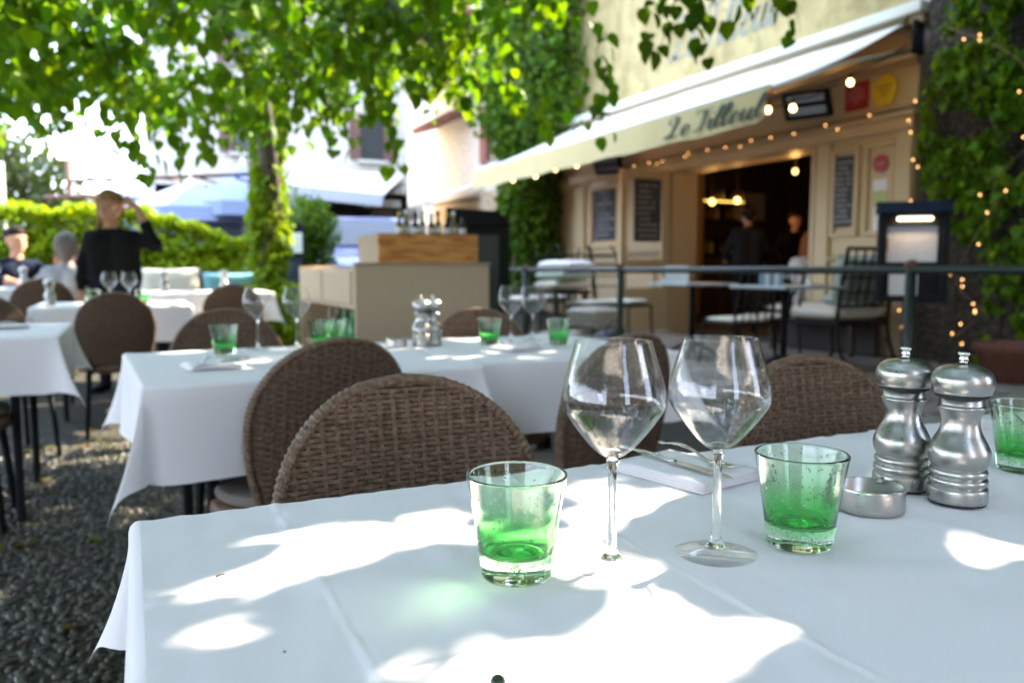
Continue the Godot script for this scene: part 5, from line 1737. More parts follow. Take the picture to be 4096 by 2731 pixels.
func parasol(label: String, at: Vector3, r: float, top: float, low: float, m: Material) -> void:
	var t := thing("parasol", label, "parasol", at, 0.3, "pale blue canvas parasols beyond the hedge")
	var s := sb(false)
	for k in 8:
		var a := TAU * k / 8
		var b := TAU * (k + 1) / 8
		var p := [Vector3(0, top, 0), Vector3(cos(a) * r, low, sin(a) * r), Vector3(cos(b) * r, low, sin(b) * r)]
		tri(s, p[0], p[2], p[1])
		tri(s, p[0] - Vector3(0, 0.01, 0), p[1] - Vector3(0, 0.01, 0), p[2] - Vector3(0, 0.01, 0))
		quad(s, p[1], p[2], p[2] - Vector3(0, 0.22, 0), p[1] - Vector3(0, 0.22, 0))
	part("canopy", done(s), m, t)
	part("pole", tb([Vector3.ZERO, Vector3(0, top + 0.1, 0)], 0.035), M.offwhite, t)

func car() -> void:
	var t := thing("parked_car", "pale blue small car parked beyond the service cabinet", "car", Vector3(3.2, gy(-11.2), -11.5), -0.2)
	# cross-sections along the car from the front bumper to the tail: [z, half width, sill, belt, roof, roof half width]
	var secs := [[1.85, 0.60, 0.30, 0.50, 0.56, 0.50], [1.78, 0.74, 0.22, 0.62, 0.70, 0.62], [1.45, 0.80, 0.20, 0.78, 0.88, 0.66], [0.95, 0.83, 0.20, 0.90, 1.00, 0.66], [0.80, 0.83, 0.20, 0.92, 1.03, 0.66], [0.20, 0.84, 0.20, 0.93, 1.46, 0.56], [-0.3, 0.84, 0.20, 0.93, 1.52, 0.56], [-1.0, 0.84, 0.20, 0.93, 1.49, 0.55], [-1.55, 0.82, 0.22, 0.92, 1.36, 0.50], [-1.85, 0.72, 0.30, 0.88, 0.98, 0.52]]
	var ring := func(q: Array) -> Array:
		return [Vector3(-q[1] * 0.9, q[2], q[0]), Vector3(-q[1], q[2] + 0.14, q[0]), Vector3(-q[1], q[3] - 0.1, q[0]), Vector3(-q[1] * 0.96, q[3], q[0]), Vector3(-q[5], q[4] - 0.03, q[0]), Vector3(-q[5] * 0.8, q[4], q[0]), Vector3(q[5] * 0.8, q[4], q[0]), Vector3(q[5], q[4] - 0.03, q[0]), Vector3(q[1] * 0.96, q[3], q[0]), Vector3(q[1], q[3] - 0.1, q[0]), Vector3(q[1], q[2] + 0.14, q[0]), Vector3(q[1] * 0.9, q[2], q[0])]
	var s := sb()
	for i in secs.size() - 1:
		var a: Array = ring.call(secs[i])
		var b: Array = ring.call(secs[i + 1])
		for k in 12:
			var m := (k + 1) % 12
			quad(s, a[k], a[m], b[m], b[k])
	var f: Array = ring.call(secs[0])
	for k in range(1, 11): tri(s, f[0], f[k + 1], f[k])
	f = ring.call(secs[-1])
	for k in range(1, 11): tri(s, f[0], f[k], f[k + 1])
	part("body", done(s), M.car_blue, t)
	s = sb()
	var g := func(x: float, u: float) -> Vector3: return Vector3(x * lerpf(0.70, 0.53, u), lerpf(1.045, 1.455, u) + 0.012, lerpf(0.80, 0.21, u) + 0.02)
	for i in 8: quad(s, g.call(-1 + i / 4.0, 0.04), g.call(-1 + (i + 1) / 4.0, 0.04), g.call(-1 + (i + 1) / 4.0, 0.94), g.call(-1 + i / 4.0, 0.94))
	part("windscreen", done(s), M.car_glass, t)
	for sd in [-1.0, 1.0]:
		s = sb(false)
		var w := [Vector3(sd * 0.83, 0.96, 0.55), Vector3(sd * 0.83, 0.96, -1.2), Vector3(sd * 0.60, 1.42, -0.95), Vector3(sd * 0.60, 1.42, 0.22)]
		if sd > 0: quad(s, w[0], w[1], w[2], w[3])
		else: quad(s, w[3], w[2], w[1], w[0])
		part("side_window", done(s), M.car_glass, t)
		s = sb()
		ball(s, Vector3(sd * 0.98, 1.02, 0.55), Vector3(0.11, 0.075, 0.06), 12, 8)
		part("mirror", done(s), M.car_blue, t)
		s = sb()
		ball(s, Vector3(sd * 0.60, 0.66, 1.72), Vector3(0.13, 0.08, 0.07), 12, 8)
		part("headlight", done(s), M.headlamp, t)
		for z in [1.15, -1.2]:
			s = sb()
			lathe(s, [Vector2(0.2, -0.09), Vector2(0.29, -0.09), Vector2(0.31, -0.05), Vector2(0.31, 0.05), Vector2(0.29, 0.09), Vector2(0.2, 0.09)], 22, Vector3(sd * 0.76, 0.31, z), Basis(Vector3.BACK, PI / 2))
			var wh := part("wheel", done(s), M.rubber, t)
			s = sb()
			lathe(s, [Vector2(0, -0.08), Vector2(0.2, -0.08), Vector2(0.2, 0.08), Vector2(0, 0.08)], 20, Vector3(sd * 0.76, 0.31, z), Basis(Vector3.BACK, PI / 2))
			part("rim", done(s), M.steel, wh)
	part("bumper", bx(Vector3(0, 0.42, 1.86), Vector3(1.2, 0.16, 0.1), 0.03), M.car_blue, t)
	part("grille", bx(Vector3(0, 0.6, 1.83), Vector3(0.7, 0.08, 0.06), 0.015), M.black_metal, t)

func far_things() -> void:
	var g := 0.0
	# the stone house across the square
	var t := thing("stone_house", "tall pale stone house with brown shutters across the square", "house", Vector3(0, g, -17.0))
	var s := sb(false)
	box(s, Vector3(3.05, 3.6, -3.0), Vector3(5.1, 6.4, 6.0))
	part("wall", done(s), M.pale_stone, t)
	for q in [[Vector3(3.9, 0.9, 0), 3.0], [Vector3(0.9, 0.9, 0), 0.8]]: pass
	part("ground_floor", bx(Vector3(3.05, 1.35, -0.1), Vector3(5.1, 2.7, 0.2), 0.01), M.warm_stone, t)
	var rf := part("roof", bx(Vector3(3.05, 7.15, -3.0), Vector3(5.9, 0.16, 7.0), 0.02, Basis(Vector3.RIGHT, 0.12)), M.roof_tile, t)
	part("cornice", bx(Vector3(3.05, 6.72, 0.12), Vector3(5.4, 0.16, 0.3), 0.03), M.stone_trim, rf)
	for i in 14: part("rafter_tail", bx(Vector3(0.7 + i * 0.36, 6.84, 0.22), Vector3(0.09, 0.09, 0.4)), M.terracotta, rf)
	for q in [Vector3(4.8, 3.85, 0.0), Vector3(4.8, 5.7, 0.0), Vector3(2.2, 3.85, 0.0), Vector3(2.2, 5.6, 0.0)]: shutters(t, q, 0.5, 0.95, M.shutter_brown)
	var dr := part("door", bx(Vector3(5.02, 1.2, 0.04), Vector3(0.5, 2.3, 0.06), 0.01), M.door_brown, t)
	part("lintel", bx(Vector3(5.0, 2.46, 0.06), Vector3(0.8, 0.16, 0.1), 0.01), M.stone_trim, dr)
	part("slate_board", bx(Vector3(5.45, 1.9, 0.05), Vector3(0.22, 0.9, 0.03), 0.004), M.slate, t)
	var aw := thing("white_awning", "white awning sloping out from the stone house across the square", "awning")
	part("canopy", fabric_sheet(Vector3(2.6, 2.62, -15.3), Vector3(4.55, 2.50, -15.3), Vector3(5.5, 3.12, -16.85), Vector3(3.2, 3.12, -16.85), 0.05), M.canvas, aw)
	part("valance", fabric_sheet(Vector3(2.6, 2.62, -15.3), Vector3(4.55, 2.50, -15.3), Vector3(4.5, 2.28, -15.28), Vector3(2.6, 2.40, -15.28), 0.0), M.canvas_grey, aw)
	part("arm", tb([Vector3(5.45, 2.9, -16.9), Vector3(4.55, 2.48, -15.3)], 0.025), M.iron, aw)
	# the row of old houses that runs on behind the restaurant
	var names := ["cream house with red brown shutters just past the restaurant", "narrow rubble stone house in the row past the restaurant", "sunlit ochre house closing the lane"]
	for i in 2:
		var z0: float = [-13.2, -16.6][i]
		var z1: float = [-16.58, -19.8][i]
		t = thing("row_house", names[i], "house", Vector3(0, g, 0))
		part("wall", sl(7.2 + 0.1 * i, 11.0, -0.2, [7.4, 6.6][i], z1, z0), [M.cream_wall, M.pale_stone][i], t)
		part("roof", bx(Vector3(9.0, [7.75, 6.95][i], (z0 + z1) * 0.5), Vector3(4.9, 0.14, absf(z1 - z0) + 0.1), 0.01, Basis(Vector3.BACK, 0.14)), M.roof_tile, t)
		for w in [[4.0, z0 - 1.35], [4.0, z0 - 2.6], [6.0, z0 - 1.7]]:
			if i == 0 or w[0] > 5.0: 
				var p := part("window", sl(7.17 + 0.1 * i, 7.195 + 0.1 * i, w[0] - 0.6, w[0] + 0.6, w[1] - 0.35, w[1] + 0.35), M.window_dark, t)
				for e in [-1, 1]: part("shutter", sl(7.12 + 0.1 * i, 7.16 + 0.1 * i, w[0] - 0.62, w[0] + 0.62, w[1] + e * 0.56 - 0.19, w[1] + e * 0.56 + 0.19, 0.006), M.shutter_red, p)
		part("ground_floor", sl(7.1 + 0.1 * i, 7.18 + 0.1 * i, -0.1, 2.75, z1 + 0.05, z0 - 0.05, 0.01), M.warm_stone, t)
		s = sb(false)
		var arch := PackedVector2Array([Vector2(-0.55, 0.0), Vector2(0.55, 0.0)])
		for k in 9: arch.append(Vector2(0.55 * cos(PI * k / 8.0), 1.55 + 0.55 * sin(PI * k / 8.0)))
		prism(s, arch, 0.03, Transform3D(Basis(Vector3(0, 0, 1), Vector3(0, 1, 0), Vector3(-1, 0, 0)), Vector3(7.09 + 0.1 * i, 0.05, z0 - 1.5)))
		part("door", done(s), M.door_brown, t)
	part("overhanging_eave", bx(Vector3(6.95, 4.62, -18.4), Vector3(0.7, 0.14, 2.6), 0.02, Basis(Vector3.BACK, 0.3)), M.terracotta, t)
	t = thing("row_house", names[2], "house", Vector3(0, g, 0))
	part("wall", bx(Vector3(7.5, 5.0, -28.0), Vector3(7.0, 10.4, 4.0)), M.cream_wall, t)
	for q in [Vector3(6.4, 3.4, -25.98), Vector3(6.4, 6.2, -25.98)]: shutters(t, q, 0.6, 1.2, M.shutter_brown)
	part("roof", bx(Vector3(7.5, 10.4, -28.0), Vector3(7.6, 0.2, 4.8), 0.02), M.roof_tile, t)
	aw = thing("white_awning", "narrow white awning slanting over the lane past the restaurant", "awning")
	part("canopy", fabric_sheet(Vector3(5.75, 2.42, -16.4), Vector3(5.75, 2.42, -18.7), Vector3(7.1, 2.98, -18.7), Vector3(7.1, 2.98, -16.4), 0.03), M.canvas, aw)
	part("valance", fabric_sheet(Vector3(5.75, 2.42, -16.4), Vector3(5.75, 2.42, -18.7), Vector3(5.73, 2.12, -18.7), Vector3(5.73, 2.12, -16.4), 0.0), M.canvas, aw)
	part("arm", tb([Vector3(7.1, 2.6, -16.45), Vector3(5.78, 2.42, -16.4)], 0.02), M.iron, aw)
	car()
	# shrub in a barrel, menu stand
	var b := bush("potted_shrub", "tall rounded green shrub growing in a wooden barrel by the blue car", "shrub", Vector3(2.08, gy(-10) + 0.62, -10.15), Vector3(0.33, 0.48, 0.33), 2600, Color(0.10, 0.19, 0.02), 0.12, M.leaf, leaf_mesh_simple(0.06, 0.045), 91)
	b.name = "potted_shrub"
	b = bush("potted_shrub", "paler loose shrub behind the ivy covered trunk", "shrub", Vector3(1.8, gy(-10) + 0.5, -10.9), Vector3(0.38, 0.72, 0.35), 1500, Color(0.15, 0.24, 0.05), 0.2, M.leaf_bright, leaf_mesh_simple(0.06, 0.045), 92)
	for i in 2:
		var p: Vector3 = [Vector3(2.08, gy(-10), -10.15), Vector3(1.8, gy(-10), -10.9)][i]
		t = thing("barrel_planter", ["wooden barrel planter with a metal hoop under the rounded shrub", "wooden barrel planter half hidden under the paler shrub"][i], "planter", p, 0.0, "wooden barrel planters")
		s = sb()
		lathe(s, spline([Vector2(0, 0.0), Vector2(0.2, 0.0), Vector2(0.245, 0.25), Vector2(0.25, 0.38), Vector2(0.22, 0.64)], 3) + [Vector2(0.19, 0.64), Vector2(0.19, 0.6), Vector2(0, 0.6)], 22)
		part("staves", done(s), M.barrel, t)
		for y in [0.14, 0.52]:
			s = sb()
			lathe(s, [Vector2(0.242 - 0.1 * absf(y - 0.33) , y - 0.025), Vector2(0.252 - 0.09 * absf(y - 0.33), y), Vector2(0.242 - 0.1 * absf(y - 0.33), y + 0.025)], 22)
			part("hoop", done(s), M.steel, t)
	t = thing("menu_stand", "navy folding menu board with white sheets beside the ivy covered trunk", "menu board", Vector3(1.74, gy(-9.8), -9.72), -0.3)
	part("panel", bx(Vector3(0, 0.7, 0), Vector3(0.30, 1.3, 0.03), 0.006, Basis(Vector3.RIGHT, -0.08)), M.navy, t)
	part("rear_panel", bx(Vector3(0, 0.7, -0.22), Vector3(0.30, 1.3, 0.03), 0.006, Basis(Vector3.RIGHT, 0.08)), M.navy, t)
	part("white_sheet", bx(Vector3(0.06, 1.12, -0.012), Vector3(0.15, 0.24, 0.004), 0.0, Basis(Vector3.RIGHT, -0.08)), M.paper, t)
	part("white_sheet", bx(Vector3(-0.1, 1.12, -0.012), Vector3(0.10, 0.24, 0.004), 0.0, Basis(Vector3.RIGHT, -0.08)), M.paper, t)
	var m := mat("chalk_stand", 1, 1, 1, 0.9)
	m.albedo_color = Color.WHITE
	m.albedo_texture = scribble(64, 96, Color(0.16, 0.19, 0.26), Color(0.5, 0.52, 0.58), 7, 17, 0.9)
	var q := QuadMesh.new()
	q.size = Vector2(0.26, 0.5)
	part("chalk_writing", q, m, t, Vector3(0, 0.68, 0.022), Basis(Vector3.RIGHT, -0.08))
	# canvas beyond the hedge
	g = 0.35
	parasol("left pale blue parasol beyond the hedge, right of the standing person", Vector3(0.95, g, -14.2), 1.05, 2.15, 1.66, M.blue_canvas)
	parasol("right pale blue parasol beyond the hedge, next to the ivy covered trunk", Vector3(1.75, g, -13.9), 0.95, 2.42, 1.75, M.blue_canvas)
	aw = thing("white_marquee", "white canvas marquee behind the pale blue parasols", "marquee")
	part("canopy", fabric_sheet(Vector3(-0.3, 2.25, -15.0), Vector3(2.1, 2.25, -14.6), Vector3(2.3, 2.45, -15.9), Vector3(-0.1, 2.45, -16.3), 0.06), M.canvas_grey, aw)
	part("side_cloth", fabric_sheet(Vector3(-0.3, 1.4, -15.1), Vector3(2.1, 1.4, -14.7), Vector3(2.1, 2.25, -14.65), Vector3(-0.3, 2.25, -15.05), 0.02), M.blue_canvas, aw)
	for p in [Vector3(-0.3, 0, -15.0), Vector3(2.1, 0, -14.6), Vector3(2.3, 0, -15.9), Vector3(-0.1, 0, -16.3)]: part("pole", tb([p + Vector3(0, g, 0), p + Vector3(0, 2.3, 0)], 0.03), M.offwhite, aw)
	t = thing("iron_pergola", "rust coloured pergola frame above the hedge", "pergola")
	for p in [Vector3(-0.76, g, -13.7), Vector3(1.7, g, -12.6)]: part("post", tb([p, p + Vector3(0, 2.3, 0)], 0.045), M.rust, t)
	part("beam", tb([Vector3(-1.1, 2.1, -13.8), Vector3(-0.3, 2.12, -13.5)], 0.035), M.rust, t)
	part("beam", tb([Vector3(-0.76, 2.35, -13.7), Vector3(1.75, 2.46, -12.55)], 0.03), M.rust, t)
	for i in 5: part("cross_beam", tb([Vector3(-0.5 + i * 0.5, 2.4, -13.55 + i * 0.22), Vector3(-0.2 + i * 0.5, 2.42, -14.3 + i * 0.22)], 0.02), M.rust, t)
	part("slanting_panel", bx(Vector3(-0.45, 1.98, -13.75), Vector3(0.62, 0.02, 0.12), 0.0, Basis(Vector3.BACK, -0.75)), M.canvas, t)
	t = thing("glazed_screen", "yellow green translucent screen with a pale frame at the far left", "screen")
	part("pane", bx(Vector3(-2.0, 1.45, -11.2), Vector3(1.3, 1.6, 0.012)), M.yellow_pane, t)
	part("post", bx(Vector3(-1.32, 1.25, -11.2), Vector3(0.06, 2.1, 0.06), 0.015), M.offwhite, t)
	part("top_rail", bx(Vector3(-2.0, 2.29, -11.2), Vector3(1.3, 0.06, 0.06), 0.015), M.offwhite, t)
	# the houses at our back, which the glasses and the steel mirror
	for i in 2:
		t = thing("stone_house", ["dark stone house at the viewer's back, left of the alley, mirrored in glass", "stone house at the viewer's back, right of the alley, mirrored in glass"][i], "house", Vector3([-4.6, 4.4][i], 0, 9.5))
		part("wall", bx(Vector3(0, 3.4, 0), Vector3(6.6, 7.0, 5.0)), M.back_stone, t)
		part("roof", bx(Vector3(0, 7.1, 0), Vector3(7.2, 0.2, 5.8), 0.02), M.roof_tile, t)
		for k in 2: part("window", bx(Vector3(-1.6 + 3.0 * k, 3.9, -2.51), Vector3(0.8, 1.3, 0.06)), M.window_dark, t)
		part("door", bx(Vector3(0.4, 1.1, -2.51), Vector3(1.0, 2.2, 0.06)), M.door_brown, t)
	# trees and hill beyond
	var pos := [Vector3(-3.4, 0, -26), Vector3(-1.2, 0, -30), Vector3(-5.5, 0, -24), Vector3(1.2, 0, -27), Vector3(-8.0, 0, -30), Vector3(2.6, 0, -31)]
	var lab := ["grey green round tree beyond the hedge, left of the rust coloured post", "grey green tree beyond the rust coloured pergola post", "leftmost tree beyond the hedge, behind the yellow green screen", "small pale tree behind the white marquee", "dark tree at the far left edge beyond the hedge", "pale tree between the marquee and the stone house"]
	for i in 6: bush("distant_tree", lab[i], "tree", pos[i], Vector3(2.2, 1.7, 2.0) * [1.0, 0.7, 1.15, 0.72, 1.2, 0.7][i], 2400, [Color(0.13, 0.17, 0.07), Color(0.11, 0.16, 0.08)][i % 2], [1.6, 1.2, 1.6, 1.0, 1.6, 1.0][i], M.leaf, leaf_mesh_simple(0.3, 0.24), 100 + i, "trees beyond the hedge")
	s = sb()
	var n := noise(0.02, 3, 7)
	var hh := func(x: float, z: float) -> float: return 9.0 * exp(-pow((x + 34.0) / 30.0, 2.0) - pow((z + 120.0) / 40.0, 2.0)) + 2.0 * n.get_noise_2d(x, z) - 0.5
	for i in 24:
		for j in 16:
			var c := []
			for k in [[0, 0], [1, 0], [1, 1], [0, 1]]:
				var x: float = -110.0 + (i + k[0]) * 7.0
				var z: float = -60.0 - (j + k[1]) * 8.0
				c.append(Vector3(x, hh.call(x, z), z))
			quad(s, c[0], c[1], c[2], c[3])
	tag(part("hill", done(s), M.hill, null), "", "", "", "structure")

# ---------------------------------------------------------------- materials in use
func materials() -> void:
	var m: StandardMaterial3D
	m = mat("cloth", 0.82, 0.785, 0.80, 0.85)
	m.normal_enabled = true
	m.normal_texture = weave_image()
	m.normal_scale = 0.35
	tri_map(m, 60.0, false)
	m = mat("steel", 0.46, 0.445, 0.42, 0.30, 1.0)
	m.roughness_texture = noise_tex(0.03, [[0.3, Color(0.75, 0.75, 0.75)], [0.7, Color(1, 1, 1)]], 3, 256)
	tri_map(m, 6.0, false)
	m.roughness = 0.36
	mat("chrome", 0.72, 0.71, 0.68, 0.12, 1.0)
	mat("reflector", 0.5, 0.48, 0.45, 0.3, 1.0)
	mat("brass", 0.55, 0.42, 0.2, 0.35, 1.0)
	mat("copper", 0.4, 0.25, 0.15, 0.4, 1.0)
	mat("rubber", 0.02, 0.02, 0.02, 0.8)
	mat("black_metal", 0.010, 0.010, 0.011, 0.6)
	mat("iron", 0.025, 0.018, 0.015, 0.6)
	mat("darkwood", 0.035, 0.022, 0.015, 0.65)
	m = mat("wicker", 1, 1, 1, 0.45)
	m.metallic_specular = 0.35
	m.albedo_color = Color.WHITE
	m.albedo_texture = noise_tex(0.02, [[0.2, lin(0.07, 0.041, 0.026)], [0.5, lin(0.13, 0.080, 0.051)], [0.8, lin(0.205, 0.135, 0.088)]], 4, 512, 4)
	tri_map(m, 7.0, false)
	mat("wicker_dark", 0.022, 0.014, 0.01, 0.8)
	mat("cushion_grey", 0.16, 0.135, 0.115, 0.9)
	glass_pane("clear_pane", 0.02)
	m = glass_pane("clear_thin", 0.0)
	m = glass_pane("clear_foot", 0.03)
	glass_solid("clear_solid", 1, 1, 1)
	glass_solid("green_glass", 1, 1, 1, true)
	glass_pane("window_glass", 0.1, 0.5, 0.5, 0.48)
	mat("olive_oil", 0.16, 0.13, 0.012, 0.1)
	mat("vinegar", 0.05, 0.018, 0.008, 0.1)
	mat("dark_glass", 0.012, 0.014, 0.01, 0.08)
	mat("bottle_green", 0.02, 0.26, 0.06, 0.12)
	glass_solid("pale_bottle", 0.75, 0.88, 0.8)
	# leaves
	for q in [["leaf", 0.55, Color(1.0, 0.95, 0.35)], ["leaf_bright", 0.55, Color(1.0, 0.97, 0.4)]]:
		m = mat(q[0], 1, 1, 1, q[1])
		m.albedo_color = Color.WHITE
		m.vertex_color_use_as_albedo = true
		m.backlight_enabled = true
		m.backlight = q[2]
		m.metallic_specular = 0.3
	toned("bark", lin(0.035, 0.026, 0.018), lin(0.10, 0.075, 0.055), 0.02, 2.0, 0.9)
	mat("hedge_core", 0.02, 0.035, 0.008, 0.95)
	# ground
	m = toned("earth", lin(0.014, 0.012, 0.005), lin(0.03, 0.026, 0.011), 0.01, 1.2, 0.9)
	bump(m, 0.05, 1.0)
	for q in [["pebble_a", 0.036, 0.030, 0.011], ["pebble_b", 0.023, 0.020, 0.008], ["pebble_c", 0.048, 0.042, 0.022], ["pebble_d", 0.016, 0.014, 0.006]]: mat(q[0], q[1], q[2], q[3], 0.38)
	mat("mortar", 0.12, 0.105, 0.085, 0.9)
	for q in [["flag_a", 0.19, 0.165, 0.135], ["flag_b", 0.15, 0.13, 0.11], ["flag_c", 0.23, 0.20, 0.165]]:
		m = toned(q[0], lin(q[1] * 0.75, q[2] * 0.75, q[3] * 0.75), lin(q[1] * 1.2, q[2] * 1.2, q[3] * 1.2), 0.02, 1.5, 0.75)
	toned("wall_stone", lin(0.03, 0.024, 0.017), lin(0.085, 0.066, 0.046), 0.02, 1.2, 0.9, 8)
	bump(M.wall_stone, 0.03, 3.0)
	toned("limestone", lin(0.30, 0.26, 0.21), lin(0.46, 0.41, 0.34), 0.02, 2.0, 0.85)
	# shopfront
	m = toned("plaster", lin(0.37, 0.285, 0.125), lin(0.46, 0.365, 0.17), 0.006, 0.45, 0.9, 5)
	m.detail_enabled = true
	m.detail_blend_mode = BaseMaterial3D.BLEND_MODE_MUL
	m.detail_albedo = noise_tex(0.012, [[0.30, lin(0.82, 0.82, 0.79)], [0.48, Color.WHITE]], 5, 512, 9)
	bump(m, 0.03, 0.6)
	toned("back_stone", lin(0.12, 0.10, 0.08), lin(0.22, 0.19, 0.15), 0.02, 0.5, 0.9, 8)
	mat("hatch", 0.35, 0.36, 0.36, 0.5)
	mat("amber", 0.25, 0.1, 0.02, 0.2)
	glow("shelf_light", 1.0, 0.62, 0.12, 0.5)
	mat("beige", 0.58, 0.445, 0.265, 0.55)
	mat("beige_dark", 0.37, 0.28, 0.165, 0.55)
	mat("offwhite", 0.68, 0.66, 0.58, 0.6)
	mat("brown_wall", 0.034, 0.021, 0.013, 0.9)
	mat("slate", 0.03, 0.032, 0.036, 0.7)
	mat("red", 0.36, 0.015, 0.02, 0.4)
	mat("red_pale", 0.6, 0.3, 0.28, 0.7)
	mat("yellow", 0.72, 0.50, 0.02, 0.45)
	mat("pink_print", 0.6, 0.3, 0.28, 0.6)
	mat("olive_print", 0.25, 0.19, 0.02, 0.6)
	mat("paper", 0.78, 0.78, 0.78, 0.8)
	mat("leaflet_green", 0.45, 0.52, 0.25, 0.8)
	mat("faded_blue", 0.25, 0.245, 0.19, 0.9)
	mat("green_ink", 0.03, 0.06, 0.045, 0.8)
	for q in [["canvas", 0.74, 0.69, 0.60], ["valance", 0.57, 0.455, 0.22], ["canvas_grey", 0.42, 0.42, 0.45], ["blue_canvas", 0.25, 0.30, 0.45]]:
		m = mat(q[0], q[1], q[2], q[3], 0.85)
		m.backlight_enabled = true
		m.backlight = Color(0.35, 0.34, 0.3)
	glow("bulb", 1.0, 0.62, 0.24, 1.6)
	glow("bulb_dim", 1.0, 0.55, 0.15, 0.9)
	glow("fairy", 1.0, 0.5, 0.16, 1.0)
	glow("menu_lamp", 1.0, 0.85, 0.62, 0.4)
	mat("navy", 0.016, 0.017, 0.022, 0.6)
	mat("navy_roof", 0.006, 0.013, 0.028, 0.6)
	mat("rail", 0.014, 0.024, 0.018, 0.4)
	mat("rust", 0.11, 0.05, 0.028, 0.75)
	mat("cream", 0.58, 0.53, 0.42, 0.9)
	m = mat("leafy_fabric", 1, 1, 1, 0.9)
	m.albedo_color = Color.WHITE
	m.albedo_texture = noise_tex(0.05, [[0.42, lin(0.09, 0.17, 0.16)], [0.5, lin(0.5, 0.5, 0.42)], [0.75, lin(0.62, 0.6, 0.5)]], 2, 256, 6)
	tri_map(m, 4.0, false)
	mat("teal", 0.13, 0.30, 0.30, 0.9)
	mat("pale_green", 0.5, 0.56, 0.46, 0.9)
	mat("pale_blue", 0.24, 0.36, 0.52, 0.8)
	mat("grey_top", 0.30, 0.34, 0.33, 0.35)
	mat("bag", 0.02, 0.014, 0.016, 0.6)
	toned("terracotta", lin(0.12, 0.04, 0.026), lin(0.18, 0.07, 0.045), 0.02, 1.5, 0.85)
	mat("station", 0.50, 0.38, 0.245, 0.6)
	m = mat("crate", 1, 1, 1, 0.6)
	m.albedo_color = Color.WHITE
	m.albedo_texture = noise_tex(0.012, [[0.25, lin(0.40, 0.14, 0.022)], [0.5, lin(0.56, 0.235, 0.045)], [0.75, lin(0.64, 0.31, 0.08)]], 5, 512, 14)
	m.uv1_triplanar = true
	m.uv1_scale = Vector3(0.7, 3.5, 0.7)
	mat("crate_pale", 0.42, 0.30, 0.19, 0.7)
	mat("black_green", 0.010, 0.012, 0.010, 0.6)
	mat("dark_panel", 0.025, 0.032, 0.026, 0.6)
	# people
	m = mat("skin_and_cloth", 1, 1, 1, 0.85)
	m.metallic_specular = 0.12
	m.albedo_color = Color.WHITE
	m.vertex_color_use_as_albedo = true
	mat("eye", 0.03, 0.025, 0.02, 0.3)
	mat("lips", 0.34, 0.13, 0.10, 0.5)
	mat("blond", 0.19, 0.11, 0.04, 0.6)
	mat("dark_hair", 0.02, 0.015, 0.012, 0.6)
	mat("grey_hair", 0.12, 0.10, 0.09, 0.6)
	mat("red_hair", 0.26, 0.09, 0.03, 0.6)
	for q in ["navy", "navy_roof", "iron", "black_metal", "black_green"]: M[q].metallic_specular = 0.22
	for q in ["blond", "dark_hair", "grey_hair", "red_hair"]: M[q].metallic_specular = 0.15
	# beyond
	toned("pale_stone", lin(0.52, 0.46, 0.39), lin(0.70, 0.64, 0.56), 0.03, 0.5, 0.9, 3)
	toned("warm_stone", lin(0.36, 0.26, 0.16), lin(0.48, 0.37, 0.25), 0.02, 0.5, 0.9, 3)
	toned("cream_wall", lin(0.56, 0.49, 0.40), lin(0.68, 0.62, 0.52), 0.01, 0.4, 0.9, 3)
	mat("stone_trim", 0.50, 0.46, 0.40, 0.85)
	toned("roof_tile", lin(0.24, 0.11, 0.07), lin(0.38, 0.22, 0.15), 0.03, 1.0, 0.85)
	mat("window_dark", 0.05, 0.05, 0.05, 0.2)
	mat("shutter_brown", 0.13, 0.06, 0.045, 0.6)
	mat("shutter_red", 0.22, 0.06, 0.05, 0.6)
	mat("door_brown", 0.06, 0.03, 0.018, 0.6)
	toned("barrel", lin(0.13, 0.085, 0.06), lin(0.24, 0.17, 0.125), 0.03, 3.0, 0.8)
	mat("yellow_pane", 0.42, 0.46, 0.04, 0.3)
	M.yellow_pane.backlight_enabled = true
	M.yellow_pane.backlight = Color(0.9, 0.9, 0.3)
	m = mat("car_blue", 0.06, 0.10, 0.30, 0.25)
	m.clearcoat_enabled = true
	m.clearcoat = 1.0
	m.clearcoat_roughness = 0.03
	mat("car_glass", 0.02, 0.025, 0.03, 0.03)
	mat("headlamp", 0.75, 0.75, 0.75, 0.1)
	toned("hill", lin(0.10, 0.13, 0.06), lin(0.17, 0.19, 0.11), 0.02, 0.02, 0.95)

